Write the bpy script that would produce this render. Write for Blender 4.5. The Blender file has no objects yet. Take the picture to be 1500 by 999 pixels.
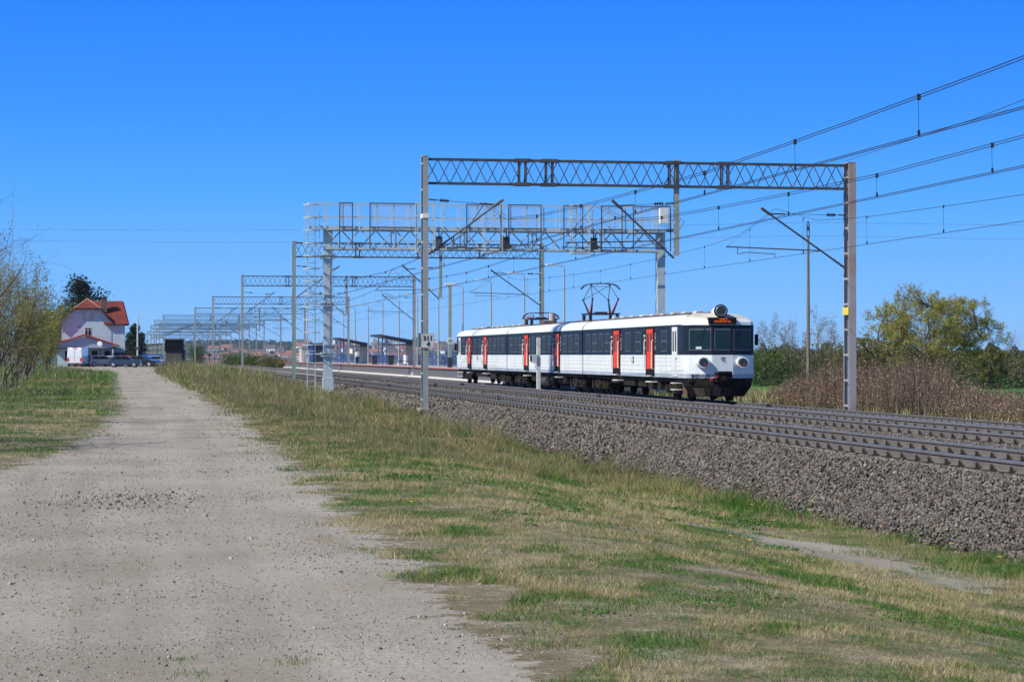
import bpy, math, random
import numpy as np
from mathutils import Vector, Matrix

R = random.Random(7)
NP = np.random.default_rng(11)
sc = bpy.context.scene
COL = sc.collection
rad = math.radians

# ------------------------------------------------------------------ frame
# x = to the right across the tracks, y = along the tracks away from the camera, z up; z = 0 is the head of the first track's rails
ZC = 1.48
TH = math.atan(575 / 3250)

# ------------------------------------------------------------------ helpers
def tag(o, label=None, cat=None, group=None, kind=None):
    if label: o['label'] = label
    if cat: o['category'] = cat
    if group: o['group'] = group
    if kind: o['kind'] = kind
    return o

def thing(name, label, cat, loc=(0, 0, 0), rz=0.0, group=None):
    o = bpy.data.objects.new(name, None)
    COL.objects.link(o)
    o.empty_display_size = .3
    o.location = loc
    o.rotation_euler = (0, 0, rz)
    return tag(o, label, cat, group)

def copy_tree(o, parent=None):
    c = o.copy()
    COL.objects.link(c)
    c.parent = parent
    for ch in list(o.children):
        copy_tree(ch, c)
    return c

class MB:
    def __init__(s):
        s.v = []; s.f = []; s.m = []
    def add(s, vs, fs, m=0):
        b = len(s.v)
        s.v.extend([tuple(v) for v in vs])
        for f in fs:
            s.f.append(tuple(b + i for i in f)); s.m.append(m)
    def box(s, x0, x1, y0, y1, z0, z1, m=0):
        s.add([(x0, y0, z0), (x1, y0, z0), (x1, y1, z0), (x0, y1, z0), (x0, y0, z1), (x1, y0, z1), (x1, y1, z1), (x0, y1, z1)],
              [(0, 3, 2, 1), (4, 5, 6, 7), (0, 1, 5, 4), (1, 2, 6, 5), (2, 3, 7, 6), (3, 0, 4, 7)], m)
    def bar(s, p, q, w, h=None, m=0, up=(0, 0, 1)):
        h = w if h is None else h
        p = Vector(p); q = Vector(q); d = (q - p)
        if d.length < 1e-6: return
        d.normalize(); u = Vector(up)
        if abs(d.dot(u)) > .98: u = Vector((0, 1, 0))
        a = d.cross(u).normalized() * (w / 2); b = a.cross(d).normalized() * (h / 2)
        vs = [p - a - b, p + a - b, p + a + b, p - a + b, q - a - b, q + a - b, q + a + b, q - a + b]
        s.add(vs, [(0, 1, 2, 3), (7, 6, 5, 4), (1, 0, 4, 5), (2, 1, 5, 6), (3, 2, 6, 7), (0, 3, 7, 4)], m)
    def tube(s, pts, rs, n=6, m=0, cap=True):
        pts = [Vector(p) for p in pts]
        if not hasattr(rs, '__len__'): rs = [rs] * len(pts)
        b = len(s.v); prev = None
        for i, p in enumerate(pts):
            d = (pts[min(i + 1, len(pts) - 1)] - pts[max(i - 1, 0)])
            if d.length < 1e-9: d = Vector((0, 0, 1))
            d.normalize()
            if prev is None:
                a = d.orthogonal().normalized()
            else:
                a = (prev - d * prev.dot(d))
                a = a.normalized() if a.length > 1e-6 else d.orthogonal().normalized()
            prev = a; c = d.cross(a)
            for k in range(n):
                t = 2 * math.pi * k / n
                s.v.append(tuple(p + (a * math.cos(t) + c * math.sin(t)) * rs[i]))
        for i in range(len(pts) - 1):
            for k in range(n):
                k2 = (k + 1) % n
                s.f.append((b + i * n + k, b + i * n + k2, b + (i + 1) * n + k2, b + (i + 1) * n + k)); s.m.append(m)
        if cap:
            s.f.append(tuple(b + k for k in reversed(range(n)))); s.m.append(m)
            e = b + (len(pts) - 1) * n
            s.f.append(tuple(e + k for k in range(n))); s.m.append(m)
    def cyl(s, p, q, r0, r1=None, n=12, m=0):
        s.tube([p, q], [r0, r0 if r1 is None else r1], n, m)
    def prism(s, poly, y0, y1, m=0, axis='y'):
        n = len(poly)
        if axis == 'y':
            vs = [(a, y0, b) for a, b in poly] + [(a, y1, b) for a, b in poly]
        elif axis == 'x':
            vs = [(y0, a, b) for a, b in poly] + [(y1, a, b) for a, b in poly]
        else:
            vs = [(a, b, y0) for a, b in poly] + [(a, b, y1) for a, b in poly]
        fs = [tuple(range(n)), tuple(reversed(range(n, 2 * n)))]
        for i in range(n):
            j = (i + 1) % n
            fs.append((i, i + n, j + n, j))
        s.add(vs, fs, m)
    def build(s, name, mats, parent=None, smooth=False, bevel=0, fix=False):
        me = bpy.data.meshes.new(name)
        me.from_pydata(s.v, [], s.f)
        if not isinstance(mats, (list, tuple)): mats = [mats]
        for mt in mats: me.materials.append(mt)
        if len(mats) > 1: me.polygons.foreach_set('material_index', s.m)
        if smooth: me.polygons.foreach_set('use_smooth', [True] * len(s.f))
        me.update()
        if fix:
            import bmesh
            bm = bmesh.new(); bm.from_mesh(me)
            bmesh.ops.recalc_face_normals(bm, faces=bm.faces)
            bm.to_mesh(me); bm.free()
        if smooth and hasattr(me, 'set_sharp_from_angle'): me.set_sharp_from_angle(angle=rad(38))
        o = bpy.data.objects.new(name, me)
        COL.objects.link(o)
        o.parent = parent
        if bevel:
            b = o.modifiers.new('b', 'BEVEL'); b.width = bevel; b.segments = 2; b.limit_method = 'ANGLE'
        return o

def np_mesh(name, V, F, mat, parent=None, col=None, smooth=False):
    V = np.ascontiguousarray(V, dtype=np.float32); F = np.ascontiguousarray(F, dtype=np.int32)
    me = bpy.data.meshes.new(name)
    m, k = F.shape
    me.vertices.add(len(V)); me.vertices.foreach_set('co', V.ravel())
    me.loops.add(m * k); me.loops.foreach_set('vertex_index', F.ravel())
    me.polygons.add(m); me.polygons.foreach_set('loop_start', np.arange(0, m * k, k, dtype=np.int32))
    if smooth: me.polygons.foreach_set('use_smooth', np.ones(m, dtype=bool))
    me.update(calc_edges=True)
    if col is not None:
        a = me.attributes.new('col', 'FLOAT_COLOR', 'POINT')
        c = np.ones((len(V), 4), dtype=np.float32); c[:, :3] = col
        a.data.foreach_set('color', c.ravel())
    me.materials.append(mat)
    o = bpy.data.objects.new(name, me)
    COL.objects.link(o); o.parent = parent
    return o

def lerp(a, b, t): return a + (b - a) * t
def sstep(t):
    t = np.clip(t, 0, 1); return t * t * (3 - 2 * t)

_perm = np.random.default_rng(3).random((256, 256))
def vnoise(x, y, sc_, seed=0):
    x = np.asarray(x, float) / sc_ + seed * 17.3; y = np.asarray(y, float) / sc_ + seed * 9.7
    xi = np.floor(x).astype(int); yi = np.floor(y).astype(int); fx = sstep(x - xi); fy = sstep(y - yi)
    g = lambda a, b: _perm[a % 256, b % 256]
    return (g(xi, yi) * (1 - fx) + g(xi + 1, yi) * fx) * (1 - fy) + (g(xi, yi + 1) * (1 - fx) + g(xi + 1, yi + 1) * fx) * fy
def fbm(x, y, s, seed=0):
    return .5 * vnoise(x, y, s, seed) + .3 * vnoise(x, y, s / 2.1, seed + 1) + .2 * vnoise(x, y, s / 4.3, seed + 2)

# ------------------------------------------------------------------ materials
MATS = {}
def nodes(name):
    m = bpy.data.materials.new(name); m.use_nodes = True
    nt = m.node_tree; return m, nt, nt.nodes['Principled BSDF']

def pm(name, c, c2=None, scale=6.0, rough=.6, metal=0.0, bump=0.0, bscale=None, spec=.5, stretch=None, lo=.35, hi=.65, detail=5, coat=0):
    m, nt, b = nodes(name)
    b.inputs['Roughness'].default_value = rough
    b.inputs['Metallic'].default_value = metal
    b.inputs['Specular IOR Level'].default_value = spec
    b.inputs['Coat Weight'].default_value = coat
    b.inputs['Base Color'].default_value = (*c, 1)
    tc = nt.nodes.new('ShaderNodeTexCoord'); src = tc.outputs['Object']
    if stretch:
        mp = nt.nodes.new('ShaderNodeMapping'); mp.inputs['Scale'].default_value = stretch
        nt.links.new(src, mp.inputs['Vector']); src = mp.outputs['Vector']
    if c2 is not None:
        n = nt.nodes.new('ShaderNodeTexNoise'); n.inputs['Scale'].default_value = scale; n.inputs['Detail'].default_value = detail
        r = nt.nodes.new('ShaderNodeValToRGB')
        r.color_ramp.elements[0].position = lo; r.color_ramp.elements[1].position = hi
        r.color_ramp.elements[0].color = (*c, 1); r.color_ramp.elements[1].color = (*c2, 1)
        nt.links.new(src, n.inputs['Vector']); nt.links.new(n.outputs['Fac'], r.inputs['Fac']); nt.links.new(r.outputs['Color'], b.inputs['Base Color'])
    if bump:
        n2 = nt.nodes.new('ShaderNodeTexNoise'); n2.inputs['Scale'].default_value = bscale or scale * 3; n2.inputs['Detail'].default_value = 4
        bp = nt.nodes.new('ShaderNodeBump'); bp.inputs['Strength'].default_value = bump; bp.inputs['Distance'].default_value = .02
        nt.links.new(src, n2.inputs['Vector']); nt.links.new(n2.outputs['Fac'], bp.inputs['Height']); nt.links.new(bp.outputs['Normal'], b.inputs['Normal'])
    MATS[name] = m
    return m

def colmat(name, rough=.8, transl=0.0, spec=.2):
    m, nt, b = nodes(name)
    a = nt.nodes.new('ShaderNodeAttribute'); a.attribute_name = 'col'
    nt.links.new(a.outputs['Color'], b.inputs['Base Color'])
    b.inputs['Roughness'].default_value = rough; b.inputs['Specular IOR Level'].default_value = spec
    if transl:
        t = nt.nodes.new('ShaderNodeBsdfTranslucent'); mx = nt.nodes.new('ShaderNodeMixShader'); mx.inputs['Fac'].default_value = transl
        nt.links.new(a.outputs['Color'], t.inputs['Color'])
        out = nt.nodes['Material Output']
        nt.links.new(b.outputs['BSDF'], mx.inputs[1]); nt.links.new(t.outputs['BSDF'], mx.inputs[2]); nt.links.new(mx.outputs['Shader'], out.inputs['Surface'])
    return m

M_leaf = colmat('foliage_leaves', .6, .35)
M_grass = colmat('grass_blades', .7, .3)
M_stone = colmat('crushed_stone', .85)
M_white = pm('train_white_paint', (.78, .84, .85), (.58, .60, .57), 1.6, .4, stretch=(1, 2.6, .35), lo=.42, hi=.85, coat=.1, detail=8)
M_cream = pm('roof_edge_dirty_cream', (.62, .63, .60), (.36, .32, .24), 1.6, .6, lo=.38, hi=.72, detail=8)
M_navy = pm('navy_window_band', (.008, .014, .028), (.014, .022, .038), 3, .45, spec=.25)
M_sill = pm('pale_blue_sill_paint', (.34, .42, .54), (.50, .54, .58), 2.5, .5)
M_troof = pm('dirty_brown_roof', (.075, .055, .048), (.14, .09, .065), 1.7, .8, bump=.3)
M_ribshade = pm('rib_shadow_line', (.42, .40, .36), (.65, .65, .64), 4, .7)  # grey-brown tone painting the shadow of the body corrugations
M_red = pm('red_door_paint', (.80, .075, .025), (.66, .05, .02), 3, .5, spec=.2)
M_black = pm('black_running_gear', (.006, .006, .007), (.018, .016, .014), 5, .75, spec=.15)
M_under = pm('dusty_underframe', (.012, .011, .010), (.045, .037, .03), 6, .85, spec=.15)
M_rust = pm('rusty_plate', (.16, .075, .04), (.07, .045, .035), 4, .8)
M_frame = pm('dull_aluminium_frame', (.10, .12, .14), (.18, .20, .22), 8, .5, metal=.3)
M_lampw = pm('white_lamp_housing', (.78, .79, .80), (.65, .65, .63), 6, .4)
M_redlens = pm('red_lens', (.7, .02, .03), rough=.15)
M_steelw = pm('galvanised_mast_paint', (.27, .30, .285), (.37, .39, .37), 3, .55, metal=.0, stretch=(1, 1, .3))
M_steelg = pm('green_grey_mast_paint', (.22, .30, .26), (.30, .36, .32), 3, .6, stretch=(1, 1, .3))
M_steeld = pm('dark_weathered_steel', (.045, .048, .055), (.085, .085, .09), 4, .6)
M_rustmast = pm('rust_streaked_steel', (.34, .33, .34), (.30, .17, .12), 1.2, .65, stretch=(1, 1, .5), lo=.5, hi=.75)
M_galv = pm('bright_galvanised_steel', (.42, .52, .54), (.52, .60, .62), 4, .5, metal=.1)
M_conc = pm('concrete_footing', (.40, .39, .37), (.50, .49, .46), 5, .9, bump=.3)
M_wire = pm('dark_wire', (.025, .025, .03), rough=.5)
M_insul = pm('dark_insulator', (.03, .022, .02), rough=.3)
M_pred = pm('pantograph_red', (.35, .04, .04), rough=.6)
M_railtop = pm('polished_rail_head', (.58, .60, .64), (.45, .47, .50), 8, .32, metal=.75)
M_rail = pm('brown_grey_rail_side', (.095, .087, .08), (.13, .118, .108), 3, .8)
M_sleeper = pm('concrete_sleeper', (.30, .28, .25), (.40, .38, .34), 4, .9, bump=.4)
M_clip = pm('rail_clip_iron', (.02, .017, .016), (.05, .035, .025), 12, .8)
M_platred = pm('red_platform_edge', (.42, .12, .09), (.30, .10, .08), 2, .8)
M_platgrey = pm('platform_paving', (.36, .35, .33), (.42, .41, .38), 2, .9)
M_platwall = pm('dark_platform_wall', (.08, .085, .10), (.12, .12, .13), 3, .9)
M_platbase = pm('pale_platform_footing', (.62, .59, .52), (.72, .70, .64), 2, .9)
M_blue = pm('blue_steel_paint', (.035, .10, .30), (.05, .13, .36), 3, .5)
M_dblue = pm('dark_blue_panel', (.012, .028, .075), (.02, .04, .09), 3, .45)
M_dark = pm('charcoal_metal', (.02, .022, .027), (.035, .037, .042), 4, .6)
M_wood = pm('weathered_pole_wood', (.13, .11, .09), (.20, .17, .14), 3, .9, stretch=(3, 3, .3))
M_wallb = pm('pale_blue_plaster', (.40, .55, .61), (.48, .62, .67), 1.2, .9, bump=.15)
M_walll = pm('lavender_plaster', (.32, .37, .47), (.37, .42, .51), 1.5, .9)
M_tile = None
M_brick = pm('sooty_chimney_brick', (.10, .08, .07), (.15, .11, .09), 8, .9)
M_trim = pm('white_trim', (.75, .75, .73), rough=.6)
M_bark = pm('grey_brown_bark', (.10, .085, .07), (.17, .15, .12), 6, .95, stretch=(1, 1, .3), bump=.3)
M_barkp = pm('pale_bark', (.20, .18, .14), (.28, .25, .20), 6, .95, stretch=(1, 1, .3))
M_rubber = pm('tyre_rubber', (.015, .015, .016), rough=.85)
M_alloy = pm('wheel_alloy', (.45, .46, .48), rough=.35, metal=.6)
M_yellow = pm('yellow_band_paint', (.75, .55, .08), rough=.6)
M_plate = pm('white_sign_plate', (.66, .66, .62), (.58, .58, .55), 6, .6)
M_ink = pm('black_ink', (.012, .012, .014), rough=.6)
M_skin = pm('skin', (.55, .33, .24), rough=.6)
M_jacket = pm('light_jacket', (.62, .62, .60), rough=.8)
M_trouser = pm('dark_trousers', (.02, .022, .03), rough=.8)
M_hair = pm('dark_hair', (.04, .025, .015), rough=.7)

def glassmat(name, c, rough=.08, sp=.3):
    m, nt, b = nodes(name)
    b.inputs['Base Color'].default_value = (*c, 1); b.inputs['Roughness'].default_value = rough
    b.inputs['Specular IOR Level'].default_value = sp
    return m
M_glass = glassmat('dark_window_glass', (.006, .008, .010), .2, .14)
M_wglass = glassmat('blue_green_windscreen', (.010, .030, .038), .15)
M_lens = glassmat('lamp_lens', (.03, .05, .065), .2)

def led():
    m, nt, b = nodes('orange_display_diodes')
    b.inputs['Base Color'].default_value = (.2, .03, .01, 1)
    b.inputs['Emission Color'].default_value = (1, .16, .03, 1); b.inputs['Emission Strength'].default_value = .9
    return m
M_led = led()

def tilemat():
    m, nt, b = nodes('red_roof_tiles')
    tc = nt.nodes.new('ShaderNodeTexCoord'); br = nt.nodes.new('ShaderNodeTexBrick')
    br.inputs['Scale'].default_value = 1.0; br.inputs['Brick Width'].default_value = .5; br.inputs['Row Height'].default_value = .42
    br.inputs['Mortar Size'].default_value = .035; br.inputs['Color1'].default_value = (.19, .027, .017, 1); br.inputs['Color2'].default_value = (.10, .018, .013, 1)
    br.inputs['Mortar'].default_value = (.16, .03, .02, 1)
    mp = nt.nodes.new('ShaderNodeMapping'); mp.inputs['Rotation'].default_value = (rad(90), 0, 0)
    nt.links.new(tc.outputs['Object'], mp.inputs['Vector']); nt.links.new(mp.outputs['Vector'], br.inputs['Vector']); nt.links.new(br.outputs['Color'], b.inputs['Base Color'])
    b.inputs['Roughness'].default_value = .75
    return m
M_tile = tilemat()

def meshpanel():
    m, nt, b = nodes('fine_wire_mesh_panel')
    b.inputs['Base Color'].default_value = (.55, .60, .68, 1); b.inputs['Roughness'].default_value = .6
    t = nt.nodes.new('ShaderNodeBsdfTransparent'); mx = nt.nodes.new('ShaderNodeMixShader'); mx.inputs['Fac'].default_value = .13
    nt.links.new(t.outputs['BSDF'], mx.inputs[1]); nt.links.new(b.outputs['BSDF'], mx.inputs[2])
    nt.links.new(mx.outputs['Shader'], nt.nodes['Material Output'].inputs['Surface'])
    return m
M_mesh = meshpanel()

# ------------------------------------------------------------------ terrain heights
RIDGE_A = [-.3, 0, .045, .075, .105, .16, .5, 1.2]
RIDGE_H = [22, 24, 27, 25, 15, 16, 12, 10]
def toe_z(y): return np.interp(y, [0, 50, 80, 141, 250], [-1.0, -1.0, -.72, -.42, -.3])
def path_z(y): return np.interp(y, [0, 150, 280, 400], [-.27, -.2, -.02, -.1])
def gz(x, y):
    x = np.asarray(x, float); y = np.asarray(y, float)
    t = sstep((x - 3.6) / 6.2)
    z = path_z(y) * (1 - t) + toe_z(y) * t
    right = np.interp(x, [24, 27.5, 40, 70, 200, 700, 2000], [-.9, -1.0, -1.1, -1.7, -2.6, -3.2, -4])
    z = np.where(x > 24, np.minimum(z, right), z)
    a = x / np.maximum(y, 50)
    rh = np.interp(a, RIDGE_A, RIDGE_H) + 3 * (vnoise(x, y, 500, 5) - .5)
    base = np.interp(y, [330, 700, 1500, 2400, 3000], [0, -1.5, -8, -14, -12])
    up = sstep((y - 2600) / 2200) 
    z = z + base * (1 - up) + (rh - z) * up
    z += .05 * (fbm(x, y, 3.0, 2) - .5) * np.clip((y - 5) / 30, .3, 1) * np.where((x > 9.5) & (x < 28), 0, 1)
    return z
def gz1(x, y): return float(gz(np.array([x]), np.array([y]))[0])

# ballast profile
BX = [9.9, 10.35, 11.75, 12.1, 14.3, 14.6, 16.0, 16.2, 18.1, 18.6, 20.3, 22.0, 22.7, 25.5, 26.0, 27.4, 28.6]
BZ = [-.06, 0.0, -.205, -.215, -.215, -.20, -.20, -.215, -.215, -.20, -.42, -.60, -.635, -.635, -.62, -.72, -1.15]
def bed_z(x, y):
    x = np.asarray(x, float); y = np.asarray(y, float)
    z = np.interp(x, BX, BZ)
    tz = toe_z(y)
    z = np.where(x < 10.35, tz + (x - 10.35) * .15, z)
    t = np.clip((x - 10.35) / (11.75 - 10.35), 0, 1)
    z = np.where((x >= 10.35) & (x < 11.75), tz * (1 - t) + (-.205) * t, z)
    base = np.interp(y, [330, 700, 1500], [0, -1.5, -8])
    return z + base

# path mask: > 0 on gravel (metres)
def pathmask(x, y):
    x = np.asarray(x, float); y = np.asarray(y, float)
    redge = np.interp(y, [8, 11, 14.5, 18, 27, 40, 71, 100, 144, 200, 240, 300], [3.2, 2.2, 2.25, 2.4, 2.6, 2.9, 3.4, 3.5, 3.6, 3.4, 4.2, 5])
    ledge = np.interp(y, [0, 26, 32, 40, 48, 72, 144, 200, 240, 300], [-12, -9, -1.9, -1.1, -.6, 0, -.35, -.6, -5, -6])
    m = np.minimum(redge - x, x - ledge)
    # parking area by the house
    p = np.minimum(np.minimum(x + 9, 14 - x) / 2, np.minimum(y - 268, 303 - y) / 8)
    m = np.maximum(m, p)
    # bare patch on the verge
    u = (y - 25.4) / 4.1; v = (x - (8.5 + (25.4 - y) * .06 + .22 * np.sin(y * 1.7))) / .95
    b = 1.7 * (1 - np.sqrt(u * u + v * v))
    return np.maximum(m, b)

# ------------------------------------------------------------------ ground
def build_ground():
    xs = np.concatenate([[-4000, -2000, -1000, -500, -250, -130, -80, -50, -35, -25, -20], np.arange(-16, -4, .8), np.arange(-4, 12, .22), np.arange(12, 30, 1.0),
                         [30, 32, 35, 38, 42, 47, 53, 60, 70, 85, 100, 130, 170, 220, 280], np.arange(350, 1800, 50), [2000, 2600, 4000]])
    ys = np.concatenate([[-60, -20, 0, 5], np.arange(8, 45, .22), np.arange(45, 100, .5), np.arange(100, 330, 2.5), np.arange(330, 800, 20), np.arange(800, 5400, 60), [5600, 6000, 7000, 9000]])
    X, Y = np.meshgrid(xs, ys)
    Z = gz(X, Y)
    # sunk under the ballast bed so the two sheets never meet
    Z = np.where((X > 10.6) & (X < 28.3) & (Y < 1400), Z - .5, Z)
    nx, ny = len(xs), len(ys)
    V = np.stack([X.ravel(), Y.ravel(), Z.ravel()], 1)
    i = np.arange(nx * ny).reshape(ny, nx)
    F = np.stack([i[:-1, :-1].ravel(), i[:-1, 1:].ravel(), i[1:, 1:].ravel(), i[1:, :-1].ravel()], 1)
    m, nt, b = nodes('ground_soil_grass_gravel')
    N = nt.nodes.new; L = nt.links.new
    at = N('ShaderNodeAttribute'); at.attribute_name = 'col'
    sep = N('ShaderNodeSeparateColor'); L(at.outputs['Color'], sep.inputs['Color'])
    tc = N('ShaderNodeTexCoord')
    def noise(s, d=6, rough=.6):
        n = N('ShaderNodeTexNoise'); n.inputs['Scale'].default_value = s; n.inputs['Detail'].default_value = d; n.inputs['Roughness'].default_value = rough
        L(tc.outputs['Object'], n.inputs['Vector']); return n.outputs['Fac']
    def ramp(fac, stops):
        r = N('ShaderNodeValToRGB'); e = r.color_ramp.elements
        while len(e) < len(stops): e.new(.5)
        for k, (p, c) in enumerate(stops): e[k].position = p; e[k].color = (*c, 1)
        L(fac, r.inputs['Fac']); return r.outputs['Color']
    def mix(f, a, c):
        x = N('ShaderNodeMix'); x.data_type = 'RGBA'; L(f, x.inputs['Factor']); L(a, x.inputs['A']); L(c, x.inputs['B']); return x.outputs['Result']
    def math_(op, a, bb, clamp=False):
        x = N('ShaderNodeMath'); x.operation = op; x.use_clamp = clamp
        for k, v in ((0, a), (1, bb)):
            if isinstance(v, (int, float)): x.inputs[k].default_value = v
            else: L(v, x.inputs[k])
        return x.outputs[0]
    n_big = noise(.45, 5); n_mid = noise(2.2, 6, .7); n_fine = noise(28, 4, .7); n_vf = noise(110, 3, .8)
    grassc = ramp(n_mid, [(.30, (.12, .115, .06)), (.42, (.17, .15, .09)), (.52, (.22, .19, .13)), (.66, (.31, .275, .215))])
    gsp = ramp(n_fine, [(.30, (.5, .5, .5)), (.5, (.95, .95, .95)), (.7, (1.35, 1.3, 1.2))])
    gm = N('ShaderNodeMix'); gm.data_type = 'RGBA'; gm.blend_type = 'MULTIPLY'; gm.inputs['Factor'].default_value = 1
    L(grassc, gm.inputs['A']); L(gsp, gm.inputs['B']); 
    gsv = ramp(n_vf, [(.32, (.55, .55, .55)), (.5, (1, 1, 1)), (.68, (1.45, 1.4, 1.3))])
    gm2 = N('ShaderNodeMix'); gm2.data_type = 'RGBA'; gm2.blend_type = 'MULTIPLY'; gm2.inputs['Factor'].default_value = 1
    L(gm.outputs['Result'], gm2.inputs['A']); L(gsv, gm2.inputs['B']); grassc = gm2.outputs['Result']
    gravel = ramp(n_fine, [(.25, (.27, .24, .20)), (.5, (.36, .332, .285)), (.75, (.455, .422, .368))])
    gravel2 = ramp(n_big, [(.35, (.80, .78, .75)), (.65, (1.0, 1.0, 1.0))])
    mul = N('ShaderNodeMix'); mul.data_type = 'RGBA'; mul.blend_type = 'MULTIPLY'; mul.inputs['Factor'].default_value = 1
    L(gravel, mul.inputs['A']); L(gravel2, mul.inputs['B'])
    spk = ramp(n_vf, [(.30, (.50, .49, .48)), (.38, (.95, .95, .95)), (.60, (1, 1, 1)), (.68, (1.35, 1.33, 1.3))])
    mul2 = N('ShaderNodeMix'); mul2.data_type = 'RGBA'; mul2.blend_type = 'MULTIPLY'; mul2.inputs['Factor'].default_value = 1
    L(mul.outputs['Result'], mul2.inputs['A']); L(spk, mul2.inputs['B'])
    mp_ = N('ShaderNodeMapping'); mp_.inputs['Scale'].default_value = (1.0, .045, 1.0); L(tc.outputs['Object'], mp_.inputs['Vector'])
    ns = N('ShaderNodeTexNoise'); ns.inputs['Scale'].default_value = 1.5; ns.inputs['Detail'].default_value = 5; L(mp_.outputs['Vector'], ns.inputs['Vector'])
    tr_ = ramp(ns.outputs['Fac'], [(.36, (.74, .72, .69)), (.47, (.95, .95, .94)), (.62, (1.12, 1.12, 1.12))])
    mul3 = N('ShaderNodeMix'); mul3.data_type = 'RGBA'; mul3.blend_type = 'MULTIPLY'; mul3.inputs['Factor'].default_value = .45
    L(mul2.outputs['Result'], mul3.inputs['A']); L(tr_, mul3.inputs['B']); mul2 = mul3
    # R = .5 + path distance ; break the edge with noise
    d = math_('SUBTRACT', sep.outputs[0], .5)
    nn = math_('MULTIPLY', math_('SUBTRACT', n_mid, .5), 2.4)
    nn2 = math_('MULTIPLY', math_('SUBTRACT', n_fine, .5), .35)
    e = math_('ADD', math_('ADD', d, nn), nn2)
    f = math_('MULTIPLY', e, 6.0)
    f = math_('ADD', f, .5, True)
    near = mix(f, grassc, mul2.outputs['Result'])
    # G = distant countryside, B = lush green field
    far = ramp(noise(.006, 8, .7), [(.38, (.030, .050, .022)), (.5, (.06, .085, .035)), (.6, (.10, .12, .05)), (.7, (.15, .14, .08))])
    field = ramp(noise(.3, 5), [(.3, (.05, .15, .03)), (.7, (.07, .19, .04))])
    c = mix(sep.outputs[1], near, far)
    c = mix(sep.outputs[2], c, field)
    L(c, b.inputs['Base Color']); b.inputs['Roughness'].default_value = .95; b.inputs['Specular IOR Level'].default_value = .15
    bp = N('ShaderNodeBump'); bp.inputs['Strength'].default_value = .8; bp.inputs['Distance'].default_value = .015
    h = math_('ADD', math_('MULTIPLY', n_fine, .6), math_('MULTIPLY', n_vf, .4))
    L(h, bp.inputs['Height']); L(bp.outputs['Normal'], b.inputs['Normal'])
    xx, yy = V[:, 0], V[:, 1]
    pmk = np.clip(pathmask(xx, yy) + .5, 0, 1)
    far_ = sstep((yy - 420) / 200)
    fld = sstep((xx - 44) / 6) * (1 - sstep((yy - 380) / 80))
    col = np.stack([pmk, far_, fld], 1)
    o = np_mesh('ground', V, F, m, col=col, smooth=True)
    tag(o, 'gravel path, dry verge, fields and far slopes', None, None, 'structure')
build_ground()

def build_bed():
    ys = np.concatenate([np.arange(5, 60, 1.2), np.arange(60, 200, 5), np.arange(200, 1000, 20)])
    xs = np.array([9.7] + BX + [29.2])
    V = []; 
    X, Y = np.meshgrid(xs, ys)
    Z = bed_z(X, Y) - .03
    Z[:, 0] -= .35; Z[:, -1] -= .9
    ny, nx = X.shape
    i = np.arange(nx * ny).reshape(ny, nx)
    F = np.stack([i[:-1, :-1].ravel(), i[:-1, 1:].ravel(), i[1:, 1:].ravel(), i[1:, :-1].ravel()], 1)
    m = pm('ballast_bed_surface', (.02, .017, .015), (.10, .085, .073), 9, .95, bump=1.0, bscale=16, lo=.38, hi=.62, detail=8)
    o = np_mesh('ballast_bed', np.stack([X.ravel(), Y.ravel(), Z.ravel()], 1), F, m)
    tag(o, 'bed of crushed stone under the tracks', None, None, 'structure')
build_bed()

# ------------------------------------------------------------------ vectorised rotation / stones
def quat_rot(n):
    q = NP.normal(size=(n, 4)); q /= np.linalg.norm(q, axis=1)[:, None]
    w, x, y, z = q.T
    return np.stack([np.stack([1 - 2 * (y * y + z * z), 2 * (x * y - z * w), 2 * (x * z + y * w)], 1),
                     np.stack([2 * (x * y + z * w), 1 - 2 * (x * x + z * z), 2 * (y * z - x * w)], 1),
                     np.stack([2 * (x * z - y * w), 2 * (y * z + x * w), 1 - 2 * (x * x + y * y)], 1)], 1)
CUBE = np.array([(-1, -1, -1), (1, -1, -1), (1, 1, -1), (-1, 1, -1), (-1, -1, 1), (1, -1, 1), (1, 1, 1), (-1, 1, 1)], float)
CF = np.array([(0, 3, 2, 1), (4, 5, 6, 7), (0, 1, 5, 4), (1, 2, 6, 5), (2, 3, 7, 6), (3, 0, 4, 7)])
def stones(C, size, flat=.6):
    n = len(C)
    V = CUBE[None] * NP.uniform(.55, 1.0, (n, 8, 1)) + NP.uniform(-.22, .22, (n, 8, 3))
    V = V * np.stack([NP.uniform(.8, 1.2, n), NP.uniform(.6, 1, n), NP.uniform(.35, .8, n) * flat / .6], 1)[:, None, :]
    V = np.einsum('nij,nkj->nki', quat_rot(n), V) * (size[:, None, None] * .55) + C[:, None, :]
    F = (CF[None] + (np.arange(n) * 8)[:, None, None]).reshape(-1, 4)
    return V.reshape(-1, 3), F

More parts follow.
